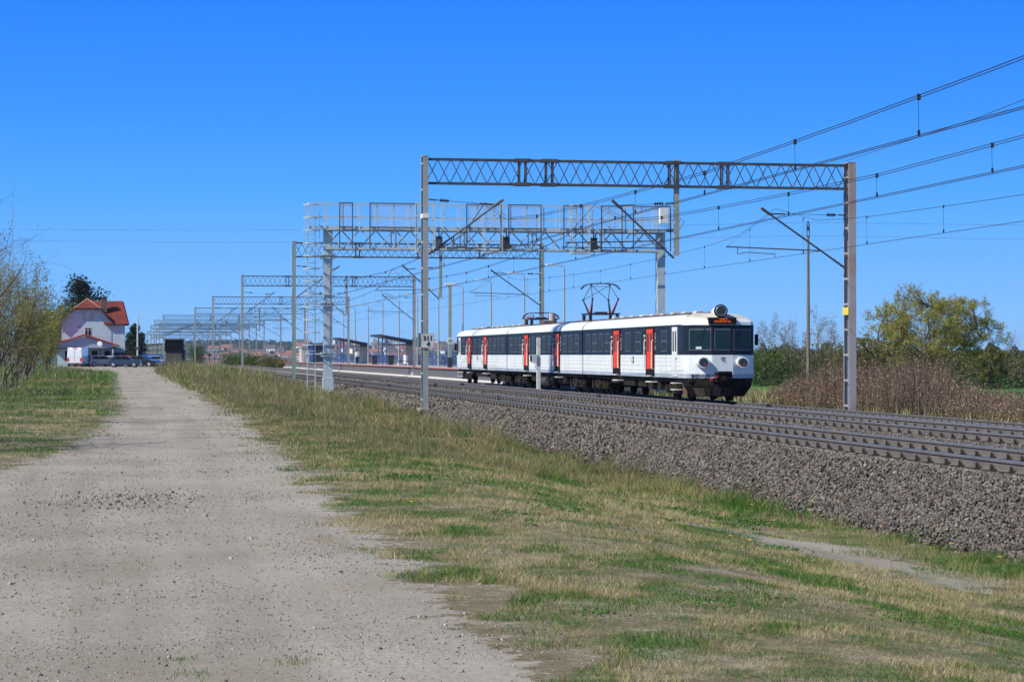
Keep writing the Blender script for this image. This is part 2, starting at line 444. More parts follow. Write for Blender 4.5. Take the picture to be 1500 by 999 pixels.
def build_ballast():
    P = []; S = []
    for (y0, y1, dens, sz) in [(17, 32, 900, .044), (32, 48, 560, .049), (48, 75, 210, .062), (75, 115, 60, .09), (115, 170, 18, .12)]:
        for (x0, x1, k) in [(10.1, 11.8, 1.15), (11.8, 12.2, .5), (14.25, 16.15, .8), (18.1, 22.8, .35), (25.4, 27.8, .25)]:
            if y1 <= 32 and x0 > 18: continue
            n = int((x1 - x0) * (y1 - y0) * dens * k)
            x = NP.uniform(x0, x1, n); y = NP.uniform(y0, y1, n)
            keep = (x > 10.3 + .35 * NP.random(n) ** 1 - .3 * (NP.random(n) < .1))
            keep |= x > 11
            x = x[keep]; y = y[keep]
            z = bed_z(x, y) + NP.uniform(-.02, .03, len(x))
            P.append(np.stack([x, y, z], 1)); S.append(sz * NP.uniform(.6, 1.35, len(x)))
    P = np.concatenate(P); S = np.concatenate(S); n = len(P)
    V, F = stones(P, S)
    base = np.array([.122, .112, .101])[None] * NP.uniform(.35, 1.6, (n, 1))
    hue = NP.random(n)
    base[hue < .035] *= np.array([1.5, 1.05, .85]); base[hue > .95] *= np.array([1.6, 1.55, 1.5])
    o = np_mesh('ballast_stones', V, F, M_stone, col=np.repeat(base, 8, 0))
    tag(o, 'loose crushed ballast stones covering the embankment slope', 'ballast', None, 'stuff')
    # pebbles on the gravel path
    P = []; S = []
    for (y0, y1, dens, s0) in [(11.0, 16, 560, .0075), (16, 24, 300, .0095), (24, 40, 110, .012), (40, 75, 14, .018)]:
        n = int(11 * (y1 - y0) * dens)
        x = NP.uniform(-4, 7, n); y = NP.uniform(y0, y1, n)
        k = (pathmask(x, y) > NP.uniform(-.6, .1, n)) & (fbm(x, y, 1.3, 8) + NP.uniform(-.25, .25, n) > .42)
        x = x[k]; y = y[k]
        P.append(np.stack([x, y, gz(x, y) + .001], 1)); S.append(s0 * NP.lognormal(0, .42, len(x)))
    # patch of coarse dark stones filling a pothole
    n = 620
    y = NP.normal(27.0, .9, n); x = NP.normal(.12, .5, n)
    P.append(np.stack([x, y, gz(x, y) + .003], 1)); S.append(.018 * NP.lognormal(0, .45, n))
    P = np.concatenate(P); S = np.clip(np.concatenate(S), .004, .07); n = len(P)
    V, F = stones(P, S)
    base = np.array([.26, .245, .225])[None] * NP.uniform(.35, 1.6, (n, 1))
    base[-620:] *= .7
    o = np_mesh('path_pebbles', V, F, M_stone, col=np.repeat(np.clip(base, 0, .7), 8, 0))
    tag(o, 'small grey pebbles strewn over the gravel path', 'pebbles', None, 'stuff')
build_ballast()

# ------------------------------------------------------------------ grass
def blades(x, y, h, w, col, lean=.5, z=None):
    n = len(x)
    z = gz(x, y) if z is None else z
    a = NP.uniform(0, 2 * math.pi, n); s = np.stack([np.cos(a), np.sin(a), np.zeros(n)], 1) * (w / 2)[:, None]
    b = NP.uniform(0, 2 * math.pi, n); l = NP.uniform(0, lean, n) * h
    base = np.stack([x, y, z - .005], 1)
    tip = base + np.stack([np.cos(b) * l, np.sin(b) * l, h], 1)
    V = np.stack([base - s, base + s, tip], 1).reshape(-1, 3)
    return V, np.repeat(col, 3, 0)
def grass_cols(x, y, n):
    """straw / olive / green by patches"""
    g = fbm(x, y * .8, .9, 21) ; g2 = fbm(x, y * .7, .26, 31)
    f = np.clip((g - .415) * 3.8 + (g2 - .5) * 3.6 + NP.normal(0, .25, n), 0, 1)
    f = np.where(x > 9.2, np.clip(f + .18 * (y < 60), 0, 1), f)
    straw = np.array([.47, .40, .22]); oliv = np.array([.25, .26, .08]); green = np.array([.08, .19, .035])
    c = np.where((f < .5)[:, None], straw + (oliv - straw) * (f * 2)[:, None], oliv + (green - oliv) * (f * 2 - 1)[:, None])
    return c * NP.uniform(.5, 1.4, (n, 1))
def build_grass():
    Vs = []; Cs = []
    bands = [(10.6, 16.5, 4600, .0045, .026), (16.5, 22, 3400, .0055, .029), (22, 30, 2000, .007, .033), (30, 42, 1000, .010, .045), (42, 62, 560, .014, .055),
             (62, 95, 240, .02, .085), (95, 150, 95, .032, .14), (150, 240, 32, .05, .28), (240, 330, 10, .08, .3)]
    for (y0, y1, dens, w, h) in bands:
        for (x0, x1) in ([(1.4, 10.7)] if y1 <= 30 else [(-16, .6), (2.0, 10.8)]):
            if x0 < 0: dens_ = dens * .7
            else: dens_ = dens
            if x0 < 0: x0 = -7 if y1 <= 62 else (-12 if y1 < 150 else -18)
            n = int((x1 - x0) * (y1 - y0) * dens_)
            x = NP.uniform(x0, x1, n); y = NP.uniform(y0, y1, n)
            pk = pathmask(x, y) + (fbm(x, y, .9, 4) - .5) * 2.6
            cover = .5 * fbm(x, y, 1.3, 14) + .5 * fbm(x, y, .45, 15)
            k = (pk < NP.uniform(-.25, .1, n)) & (cover + NP.uniform(-.12, .22, n) > np.where(x < 4.6, .475, .45))
            x = x[k]; y = y[k]; n = len(x)
            tall = 1 + 2.0 * np.clip((x - 8.8) / 1.6, 0, 1) * (x > 0) * np.clip((fbm(x, y, .7, 6) - .42) * 6, 0, 1)
            tall = np.where((y > 36) & (x > 0), tall + 1.0 * np.clip((x - 4) / 3, 0, 1) * np.clip((fbm(x, y, 2.5, 61) - .35) * 5, 0, 1.4), tall)
            tall = np.minimum(tall, 3.2 if h < .1 else 1.9)
            hh = h * tall * NP.uniform(.4, 1.6, n) * np.clip(.5 + 3.4 * (fbm(x, y, .9, 41) - .36), .5, 2.1)
            if x0 < 0: hh *= .7
            c = grass_cols(x, y, n)
            c[(y > 38) & (x > 0)] *= np.array([.86, .90, .78])
            dry = (y > 40) & (x > 0) & (NP.random(n) < .22)
            c[dry] = np.array([.20, .155, .11]) * NP.uniform(.6, 1.3, (dry.sum(), 1))
            gl = (x < 0) & (fbm(x, y, 5, 9) > .40) & (NP.random(n) < .8)
            c[gl] = np.array([.085, .19, .03]) * NP.uniform(.7, 1.3, (gl.sum(), 1))
            V, C = blades(x, y, hh, np.full(n, w) * NP.uniform(.7, 1.3, n), c, 1.5)
            Vs.append(V); Cs.append(C)
    # dense green tufts along the toe of the embankment and a few in the verge
    for (n_t, xa, xb, ya, yb, hh, per, r) in [(150, 8.9, 10.5, 17, 60, .085, 110, .20), (190, 3.2, 9.5, 14, 42, .04, 90, .20), (90, 2.2, 4.0, 13, 60, .05, 60, .13), (4, .3, 1.1, 12.1, 12.9, .022, 110, .075), (14, -3, 2.5, 12, 36, .03, 30, .09)]:
        for _ in range(n_t):
            cx = R.uniform(xa, xb); cy = R.uniform(ya, yb)
            if cy < 20 and per == 90 and n_t == 150 and xa > 8: cx = R.uniform(9.4, 10.5)
            sc_ = 1 if cy < 30 else 1.4
            n = int(per / (1 if cy < 35 else 2.2))
            x = NP.normal(cx, r * sc_, n); y = NP.normal(cy, r * sc_ * 1.2, n)
            gcol = [np.array([.075, .20, .03]), np.array([.19, .23, .06]), np.array([.38, .32, .19])][R.choice([0, 0, 1, 2, 2])]
            c = gcol * NP.uniform(.6, 1.4, (n, 1))
            V, C = blades(x, y, hh * NP.uniform(.5, 1.6, n), np.full(n, .006 if cy < 30 else .011), c, .9)
            Vs.append(V); Cs.append(C)
    for _ in range(170):
        cy = R.uniform(17, 70); cx = R.uniform(10.0, 10.75); n = 45
        x = NP.normal(cx, .13, n); y = NP.normal(cy, .22, n)
        zz = np.maximum(gz(x, y), bed_z(x, y))
        gcol = [np.array([.08, .15, .03]), np.array([.20, .15, .11]), np.array([.30, .25, .15]), np.array([.16, .08, .07])][R.choice([0, 0, 1, 2, 3])]
        V, C = blades(x, y, NP.uniform(.03, .14, n), np.full(n, .008 if cy < 32 else .013), gcol * NP.uniform(.6, 1.4, (n, 1)), 1.2, z=zz)
        Vs.append(V); Cs.append(C)
    # thin dry weed stalks
    for (y0, y1, dens, w, h) in [(38, 62, 26, .010, .35), (62, 100, 20, .015, .45), (100, 170, 12, .024, .55), (170, 300, 5, .05, .7)]:
        for x0, x1 in ((3.8, 11.2), (-9, -2.0)):
            n = int((x1 - x0) * (y1 - y0) * dens * (.55 if x0 > 0 else .25))
            x = NP.uniform(x0, x1, n); y = NP.uniform(y0, y1, n)
            k = (pathmask(x, y) < -.6) & (fbm(x, y, 4, 12) > (.38 if x0 > 0 else .46))
            x = x[k]; y = y[k]; n = len(x)
            c = np.array([.19, .145, .11]) * NP.uniform(.4, 1.7, (n, 1))
            V, C = blades(x, y, h * .8 * NP.uniform(.4, 1.5, n), np.full(n, w * .8), c, .45)
            Vs.append(V); Cs.append(C)
    V = np.concatenate(Vs); C = np.concatenate(Cs)
    F = np.arange(len(V)).reshape(-1, 3)
    o = np_mesh('verge_grass', V, F, M_grass, col=C)
    tag(o, 'patchy green and straw coloured grass and dry weeds on the verges', 'grass', None, 'stuff')
    # leafy low plants (clover, dandelion leaves) in clumps
    P = []; 
    cl = [(6.05, 15.4, .42), (5.6, 15.2, .3), (6.9, 14.9, .35), (4.1, 15.1, .35), (6.7, 19.5, .3), (3.2, 14.6, .25), (7.0, 22.5, .5), (5.3, 26, .4), (3.9, 31, .5), (8.6, 33, .7), (6.2, 38, .7), (4.4, 43, .6), (5.1, 50, .8), (9.6, 24, .5), (9.2, 31, .6), (7.9, 40, .8)]
    for _ in range(34): cl.append((R.uniform(3.2, 9.8), R.uniform(14.5, 50), R.uniform(.12, .35)))
    for cx, cy, r in cl:
        n = int(1700 * r * r + 50)
        x = NP.normal(cx, r * .5, n); y = NP.normal(cy, r * .6, n)
        P.append(np.stack([x, y, gz(x, y) + NP.uniform(.005, .055 if r > .3 else .03, n)], 1))
    P = np.concatenate(P); n = len(P)
    V, F = leafquads(P, np.where(P[:, 1] < 25, .011, .020) * NP.uniform(.6, 1.5, n), .6)
    c = np.array([.07, .18, .03])[None] * NP.uniform(.5, 1.5, (n, 1))
    o = np_mesh('leafy_ground_cover', V, F, M_leaf, col=np.repeat(c, 4, 0))
    tag(o, 'low clumps of dark green clover leaves in the dry grass', 'clover', None, 'stuff')

def leafquads(P, size, flat=1.0):
    n = len(P)
    u = NP.normal(size=(n, 3)); u[:, 2] *= flat; u /= np.linalg.norm(u, axis=1)[:, None]
    v = NP.normal(size=(n, 3)); v[:, 2] *= flat; v -= u * (u * v).sum(1)[:, None]; v /= np.linalg.norm(v, axis=1)[:, None]
    s = size[:, None]
    V = np.stack([P - u * s, P - v * s * .5, P + u * s, P + v * s * .5], 1).reshape(-1, 3)
    return V, np.arange(n * 4).reshape(-1, 4)
build_grass()

def build_dandelions():
    proto = None
    spots = [(6.6, 23.6), (6.75, 23.3), (7.2, 15.9), (10.2, 31.5), (10.05, 28.2), (10.35, 26.6), (10.5, 22.8), (10.4, 21.5), (10.55, 20.6), (9.9, 34), (3.2, 24.5), (3.3, 33), (9.7, 38), (10.2, 24.7)]
    for i, (x, y) in enumerate(spots):
        if proto is None:
            m = MB(); m.tube([(0, 0, 0), (.01, 0, .06), (.015, 0, .11)], .003, 4); st = thing('dandelion', '', 'flower')
            m.build('stem', pm('dandelion_stem', (.10, .2, .03)), st)
            h = MB()
            for k in range(14):
                a = k * 2.399; r = .006 + .016 * (k / 14)
                h.bar((.015, 0, .112), (.015 + r * 1.4 * math.cos(a), r * 1.4 * math.sin(a), .118 - r * .2), .010, .003)
            h.build('flower_head', pm('dandelion_yellow', (.85, .60, .01)), st)
            proto = st; o = st
        else:
            o = copy_tree(proto)
        z = gz1(x, y) if x < 10.3 else float(bed_z(x, y))
        o.location = (x, y, z); o.rotation_euler.z = i * 1.7
        tag(o, 'small yellow dandelion in flower ' + ('at the foot of the ballast slope' if x > 9.4 else 'in the dry verge grass'), 'flower', 'dandelions at the foot of the ballast' if x > 9.4 else 'dandelions in the verge grass')
build_dandelions()

# ------------------------------------------------------------------ tracks
RAILS = [(12.35, 13.86, 0.0), (16.40, 17.91, 0.0), (23.35, 24.85, -.42)]
RN = ['nearest railway track with bright rail heads above the ballast slope', 'middle railway track running beside the nearest one', 'farthest railway track, set lower, carrying the white train']
def rail_profile(h=.165):
    return [(-.07, 0), (.07, 0), (.07, .012), (.012, .03), (.009, h - .045), (.035, h - .038), (.035, h - .003), (-.035, h - .003), (-.035, h - .038), (-.009, h - .045), (-.012, .03), (-.07, .012)]
def build_tracks():
    # sleeper prototype mesh: trapezoid concrete bar across the track
    sl = MB()
    sl.prism([(-.15, 0), (.15, 0), (.11, .2), (-.11, .2)], -1.28, 1.28, axis='x')
    for ti, (xa, xb, zr) in enumerate(RAILS):
        cx = (xa + xb) / 2
        t = thing('railway_track', RN[ti], 'railway track', (cx, 14, zr - .38), 0, 'parallel railway tracks')
        y1s = [6, 60, 140, 260, 330, 700, 1000]
        for x in (xa, xb):
            m = MB(); prof = rail_profile(); n = len(prof)
            rows = []
            for y in y1s:
                zz = .21 + float(np.interp(y, [330, 700, 1500], [0, -1.5, -8]))
                rows.append([(x - cx + a, y - 14, zz + b) for a, b in prof])
            for r0, r1 in zip(rows[:-1], rows[1:]):
                for k in range(n):
                    k2 = (k + 1) % n
                    m.add([r0[k], r0[k2], r1[k2], r1[k]], [(0, 1, 2, 3)], 1 if k == 6 else 0)
            m.add(rows[0], [tuple(range(n))])
            m.build('rail', [M_rail, M_railtop], t)
        # sleepers: hundred nearest as parts, the rest one mesh
        proto = None; cprot = None
        ystart = 20 if ti == 0 else (27 if ti == 1 else 36)
        for k in range(100):
            y = ystart + k * .62
            if proto is None:
                proto = sl.build('sleeper', M_sleeper, t); o = proto
            else:
                o = proto.copy(); COL.objects.link(o); o.parent = t
            o.location = (R.uniform(-.02, .02), y - 14, 0)
            if k < 25:
                for xr in (xa, xb):
                    for sd in (-1, 1):
                        if cprot is None:
                            cprot = clip_mb(1).build('rail_clip', M_clip, o); c = cprot
                        else:
                            c = cprot.copy(); COL.objects.link(c); c.parent = o
                        c.location = (xr - cx + sd * .075, 0, .2); c.rotation_euler = (0, 0, 0 if sd > 0 else math.pi)
        rest = MB(); yy = ystart + 62.0 
        while yy < 420:
            b = len(rest.v)
            rest.v.extend([(a, bb + yy - 14, c) for a, bb, c in sl.v]); rest.f.extend([tuple(b + i for i in f) for f in sl.f]); rest.m.extend(sl.m)
            yy += .62
        tag(rest.build('sleepers_beyond', M_sleeper, t), kind='stuff')
        rc = MB()
        for k in range(25, 260):
            y = ystart + k * .62
            for xr in (xa, xb):
                for sd in (-1, 1):
                    if k > 150 and sd > 0: continue
                    cm = clip_mb(sd)
                    b = len(rc.v)
                    rc.v.extend([(a + xr - cx + sd * .075, bb + y - 14, c + .2) for a, bb, c in cm.v]); rc.f.extend([tuple(b + i for i in f) for f in cm.f]); rc.m.extend(cm.m)
        tag(rc.build('rail_clips_beyond', M_clip, t), kind='stuff')
def clip_mb(sd):
    m = MB()
    m.box(-.02, .10, -.075, .075, 0, .03)
    pts = []
    for i in range(6):
        a = math.pi * i / 5
        pts.append((sd * (.01 + .02 * math.sin(a)), .062 * math.cos(a), .035 + .068 * math.sin(a)))
    m.tube(pts, .014, 5)
    m.box(min(sd * .01, sd * .05), max(sd * .01, sd * .05), -.02, .02, .02, .085)
    return m
build_tracks()

# ------------------------------------------------------------------ catenary portals
def mast_mb(h, w=.19, dd=.56, m=0, z0=0.0, batten=.95):
    """two channels facing each other joined by battens; open on the sides"""
    mb = MB(); t = .012
    for s in (-1, 1):
        y = s * dd / 2
        mb.box(-w / 2, w / 2, min(y, y + s * t), max(y, y + s * t), z0, h, m)
        for e in (-1, 1):
            x0, x1 = sorted((e * w / 2, e * (w / 2 - t)))
            y0, y1 = sorted((y - s * .002, y - s * .045))
            mb.box(x0, x1, y0, y1, z0, h, m)
    z = z0 + .4
    while z < h - .1:
        for e in (-1, 1):
            x0, x1 = sorted((e * (w / 2 + .002), e * (w / 2 + .010)))
            mb.box(x0, x1, -dd / 2 + .01, dd / 2 - .01, z, z + .07, m)
        z += batten
    mb.box(-w / 2 - .01, w / 2 + .01, -dd / 2 - .02, dd / 2 + .02, h, h + .03, m)
    return mb
def truss_mb(L, zb, zt, dy=.36, ch=.07, bay=.88, lac=.028, joints=(), m=0):
    mb = MB()
    for y in (-dy / 2, dy / 2):
        for z in (zb, zt):
            mb.bar((0, y, z), (L, y, z), ch, ch, m)
        x = 0 if y < 0 else bay / 2; up = True if y < 0 else False
        k = 0; xs = 0.0; off = 0 if y < 0 else 1
        nb = int(L / (bay / 2)); st = L / nb
        for k in range(nb):
            a = zb if (k + off) % 2 else zt; b = zt if (k + off) % 2 else zb
            mb.bar((k * st, y * .96, a), ((k + 1) * st, y * .96, b), lac, lac, m)
    nb = int(L / bay)
    for k in range(nb + 1):
        x = L * k / nb
        for z in (zb, zt):
            mb.bar((x, -dy / 2 + ch / 2, z), (x, dy / 2 - ch / 2, z), lac, lac, m)
    for j in joints:
        for jj in (j - .12, j + .12):
            for y in (-dy / 2, dy / 2):
                mb.bar((jj, y, zb), (jj, y, zt), .05, .05, m)
        for z in (zb, zt):
            for y in (-dy / 2, dy / 2):
                mb.box(j - .3, j + .3, y - .06, y + .06, z - .06, z + .06, m)
    return mb
def insulator(mb, p, q, r=.05, n=4, m=1):
    p = Vector(p); q = Vector(q)
    mb.cyl(p, q, r * .4, n=6, m=m)
    for i in range(n):
        a = p.lerp(q, (i + .5) / n); d = (q - p).normalized() * .012
        mb.cyl(a - d, a + d, r, n=8, m=m)
def cantilever_mb(x0, x1, zr, zt, za, sx, reg=None, steady=None):
    """strut from (x0, zr) up to (x1, zt); horizontal tie at za from x0; optional register arm end and wire point"""
    mb = MB()
    root = Vector((x0, 0, zr)); tip = Vector((x1, 0, zt))
    k = (tip - root).normalized()
    mb.bar(root, root + k * .18, .07, .07, 0)
    insulator(mb, root + k * .18, root + k * .62, .06, 5)
    mb.cyl(root + k * .62, tip, .036, n=6)
    mb.cyl(tip - k * .35, tip + k * .05, .055, n=6)
    t1 = root.lerp(tip, .9) + Vector((0, 0, .04))
    a = Vector((x0, 0, za)); d = (t1 - a).normalized()
    mb.bar(a, a + d * .3, .05, .05)
    insulator(mb, a + d * .4, a + d * .75, .07, 4)
    mb.cyl(a + d * .3, a + d * .4, .012, n=4); mb.cyl(a + d * .75, t1, .012, n=4)
    mb.cyl(t1 - d * .55, t1, .03, n=6)
    if reg:
        re = Vector((reg[0], 0, reg[1])); rs = root.lerp(tip, reg[2])
        mb.cyl(rs, re, .024, n=6); mb.cyl(re, t1, .006, n=4)
        w = Vector((steady[0], 0, steady[1])); h = re.lerp(rs, .12)
        mb.cyl(h, h - Vector((0, 0, .25)), .015, n=5)
        e = h - Vector((0, 0, .25)); mid = e.lerp(w, .25) + Vector((0, 0, .10))
        mb.tube([e, mid, w + Vector((0, 0, .14)), w + Vector((0, 0, .02))], .016, 5)
    return mb

WX = [13.1, 17.2, 24.1]          # wires over the three tracks
WC = [5.12, 5.12, 5.10]          # contact wire height
def portal(y, xl, xr, ztop, label, zbl, zbr, full=True, mats=None, tone=None, hang=20.3, joints=(2.9,), sign=False, wr=.2, reach=2.9):
    mats = mats or [M_steelw, M_steelw, M_steeld]
    g = thing('catenary_portal', label, 'overhead line portal', (xl, y, zbl), 0, 'steel portals carrying the overhead wires')
    L = xr - xl
    o = mast_mb(ztop - zbl).build('mast', mats[0], g)
    f = MB(); f.box(-.22, .22, -.38, .38, -.7, .12); f.build('footing', M_conc, g)
    o = mast_mb(ztop - zbr, wr, .62).build('mast', mats[1], g); o.location = (L, 0, zbr - zbl)
    if full:
        f = MB(); f.box(-.25, .25, -.33, .33, -.7, .10); o = f.build('footing', M_conc, g); o.location = (L, 0, zbr - zbl)
    zt = ztop - zbl - .08; zb = zt - .87
    truss = truss_mb(L - .1, zb, zt, .26 if full else .3, .075, .88, .028 if full else .05, joints)
    o = truss.build('truss_beam', mats[2], g); o.location = (.05, 0, 0)
    hx = hang - xl
    h = MB(); 
    for s in (-1, 1):
        h.box(-.08, .08, s * .10 - .006, s * .10 + .006, 0, 3.55)
        for e in (-1, 1): h.box(e * .08 - .006, e * .08 + .006, s * .095 - .03 * (s > 0), s * .095 + .03 * (s < 0), 0, 3.55)
    for k in range(7): h.box(-.085, .085, -.09, .09, .2 + k * .5, .27 + k * .5)
    o = h.build('hanger_post', mats[0], g); o.location = (hx, 0, zt + .12 - 3.55)
    q = -zbl
    regs = full
    c1 = cantilever_mb(.14, 13.75 - xl, 5.12 + q, 7.12 + q, 7.12 + q, 1, (13.75 - xl - 1.9 + .1, 5.62 + q, .34) if regs else None, (WX[0] - xl, WC[0] + q))
    c1.build('cantilever', [M_steeld, M_insul], g)
    c2 = cantilever_mb(hx - .1, 17.9 - xl, 5.06 + q, 7.14 + q, 7.10 + q, -1, (16.1 - xl, 5.6 + q, .3) if regs else None, (WX[1] - xl, WC[1] + q))
    c2.build('cantilever', [M_steeld, M_insul], g)
    c3 = cantilever_mb(L - .16, 23.6 - xl, 4.72 + q, 6.92 + q, 6.72 + q, -1, (22.2 - xl, 5.50 + q, .30) if regs else None, (WX[2] - xl, WC[2] + q))
    c3.build('cantilever', [M_steeld, M_insul], g)
    return g

g1 = portal(79.8, 10.9, 27.0, 8.66, 'nearest overhead line portal, with the 311 4 kilometre plate on its left mast', float(bed_z(10.9, 79.8)) - .05, -.85,
            mats=[M_steelw, M_rustmast, M_steeld], joints=(3.55, 4.55, 9.2, 11.2), wr=.28)
# kilometre plate on the left mast of the nearest portal
kp = MB(); kp.box(-.22, .22, -.335, -.315, 0, .50); kp.box(-.235, .235, -.314, -.30, -.01, .51, 1)
kpo = kp.build('kilometre_plate', [M_plate, M_steeld], g1); kpo.location = (.07, 0, 1.72 - float(g1.location.z) + .02)
def text(body, size, mat, parent, loc, rot=(rad(90), 0, 0), name='lettering', ex=.004, sx=1.0, bold=0.0, align='CENTER'):
    cu = bpy.data.curves.new(name, 'FONT'); cu.body = body; cu.size = size; cu.extrude = ex; cu.align_x = align; cu.offset = bold
    tmp = bpy.data.objects.new('tmp', cu); COL.objects.link(tmp)
    dg = bpy.context.evaluated_depsgraph_get()
    me = bpy.data.meshes.new_from_object(tmp.evaluated_get(dg))
    bpy.data.objects.remove(tmp); me.materials.clear(); me.materials.append(mat)
    o = bpy.data.objects.new(name, me); COL.objects.link(o); o.parent = parent
    o.location = loc; o.rotation_euler = rot; o.scale = (sx, 1, 1)
    return o
text('311', .235, M_ink, kpo, (0, -.339, .27), name='kilometre_number', bold=.008)
text('4', .235, M_ink, kpo, (.02, -.339, .055), name='hectometre_number', bold=.008)
# side plate facing the track on the same mast
sp = MB(); sp.box(-.27, -.25, -.3, .1, 0, .5); o = sp.build('kilometre_plate', M_dark, g1); o.location = (.07, .05, kpo.location.z + .03)
yb = MB(); yb.box(-.175, -.155, -.33, .33, 0, .28); o = yb.build('yellow_band', M_yellow, g1); o.location = (16.1, 0, 3.55)
wb = MB(); wb.box(-.12, .12, -.315, -.30, 0, .16); wb.box(-.12, -.108, -.298, .298, 0, .16); o = wb.build('white_band', M_trim, g1); o.location = (0, 0, 7.0)

LAB = ['second overhead line portal, with green masts, just behind the signal gantry', 'third overhead line portal from the front, grey, behind the green one',
       'fourth overhead line portal from the front, with its left mast on the weedy verge', 'fifth overhead line portal, right of the dark cabin',
       ]
FARLAB = ['tall far portal mast and beam beside the dark cabin, nearest of the distant row', 'distant portal second in the far row left of the dark cabin', 'distant portal third in the far row', 'distant portal fourth in the far row',
          'distant portal fifth in the far row', 'distant portal sixth in the far row', 'most distant portal, last of the far row']
greens = [M_steelg, M_steelg, M_steeld]
zb_ = lambda y: float(bed_z(10.6, y)) - .05
portal(141, 10.9, 26.9, 8.66, LAB[0], zb_(141), -.3, mats=greens, joints=(4, 8, 12))
portal(201, 10.9, 26.5, 8.66, LAB[1], zb_(201), -.2, joints=(4, 10))
portal(265, 10.9, 27.0, 8.45, LAB[2], zb_(265), -.2, joints=(8,))
portal(328, 10.9, 27.0, 8.45, LAB[3], zb_(328), -.4, joints=(8,))
for i, (y, xl, zt) in enumerate([(385, 7.4, 8.6), (430, 6.6, 8.6), (455, 8.0, 8.5), (480, 6.6, 8.5), (520, 8.4, 8.4), (560, 6.9, 8.3), (620, 8.6, 8.2)]):
    b = float(np.interp(y, [330, 700], [0, -1.5]))
    portal(y, xl, 27.5, zt + b, FARLAB[i], -.3 + b, -.4 + b, full=False, joints=(8,))

# ------------------------------------------------------------------ overhead wires
SUP = [18, 79.8, 141, 201, 265, 328, 385, 430, 480, 520, 560, 620]
OFF = np.array([0, 4, 8, 14, 22, 31.0]); OZ = np.array([7.0, 6.2, 5.95, 5.83, 5.70, 5.62])
def mess_z(y):
    for a, b in zip(SUP[:-1], SUP[1:]):
        if a <= y <= b:
            d = min(y - a, b - y) * 31.0 / ((b - a) / 2)
            return float(np.interp(d, OFF, OZ))
    return 7.0
WL = ['double overhead contact line above the nearest track, highest wires in the picture', 'double overhead contact line above the middle track', 'single overhead contact line that the raised pantograph touches']
for ti in range(3):
    x = WX[ti]; dz = WC[ti] - 5.12 
    t = thing('overhead_line', WL[ti], 'overhead wires', (x, 18, 0), 0, 'overhead wires above the tracks')
    ys = [-8, 0, 9] + [18]
    for a, b in zip(SUP[:-1], SUP[1:]):
        n = 12 if b < 400 else 4
        ys += [a + (b - a) * (k + 1) / n for k in range(n)]
    ys = [y for y in ys if y >= 12]
    lats = (-.035, .035) if ti < 2 else (0,)
    hi = .25 if ti == 2 else 0
    for l in lats:
        m = MB(); m.tube([(l * (1 if ti < 2 else 1), y - 18, (mess_z(y) if ti < 2 else (mess_z(y) * .85 + .98)) + l * 1.0) for y in ys], .0085, 5)
        m.build('messenger_wire', M_wire, t)
    for l in ((-.03, .03) if ti < 2 else (0,)):
        m = MB(); m.tube([(l, y - 18, WC[ti] + l * .8) for y in ys], .0085, 5)
        m.build('contact_wire', M_wire, t)
    nd = 0
    for a, b in zip(SUP[:-1], SUP[1:]):
        n = 9
        for k in range(n):
            y = a + (b - a) * (k + .5) / n
            if nd >= 60 or y < 19: continue
            nd += 1
            zt = (mess_z(y) if ti < 2 else mess_z(y) * .85 + .98)
            m = MB(); m.cyl((0, y - 18, WC[ti]), (0, y - 18 + .03, zt), .005, n=4)
            if y < 140:
                m.box(-.02, .02, y - 18 - .012, y - 18 + .012, WC[ti], WC[ti] + .1)
                m.box(-.03 if ti < 2 else -.015, .03 if ti < 2 else .015, y - 18 - .012, y - 18 + .012, zt - .06, zt + .045)
            m.build('dropper', M_wire, t)
# anchoring wire over the nearest portal
aw = MB(); aw.tube([(26.8, 79.6, 8.75), (24, 60, 8.2), (20.6, 40, 7.75), (17.5, 24, 7.55)], .009, 5)
tag(aw.build('anchor_wire', M_wire), 'thin single wire leading off the top of the rusty right mast', 'wire')

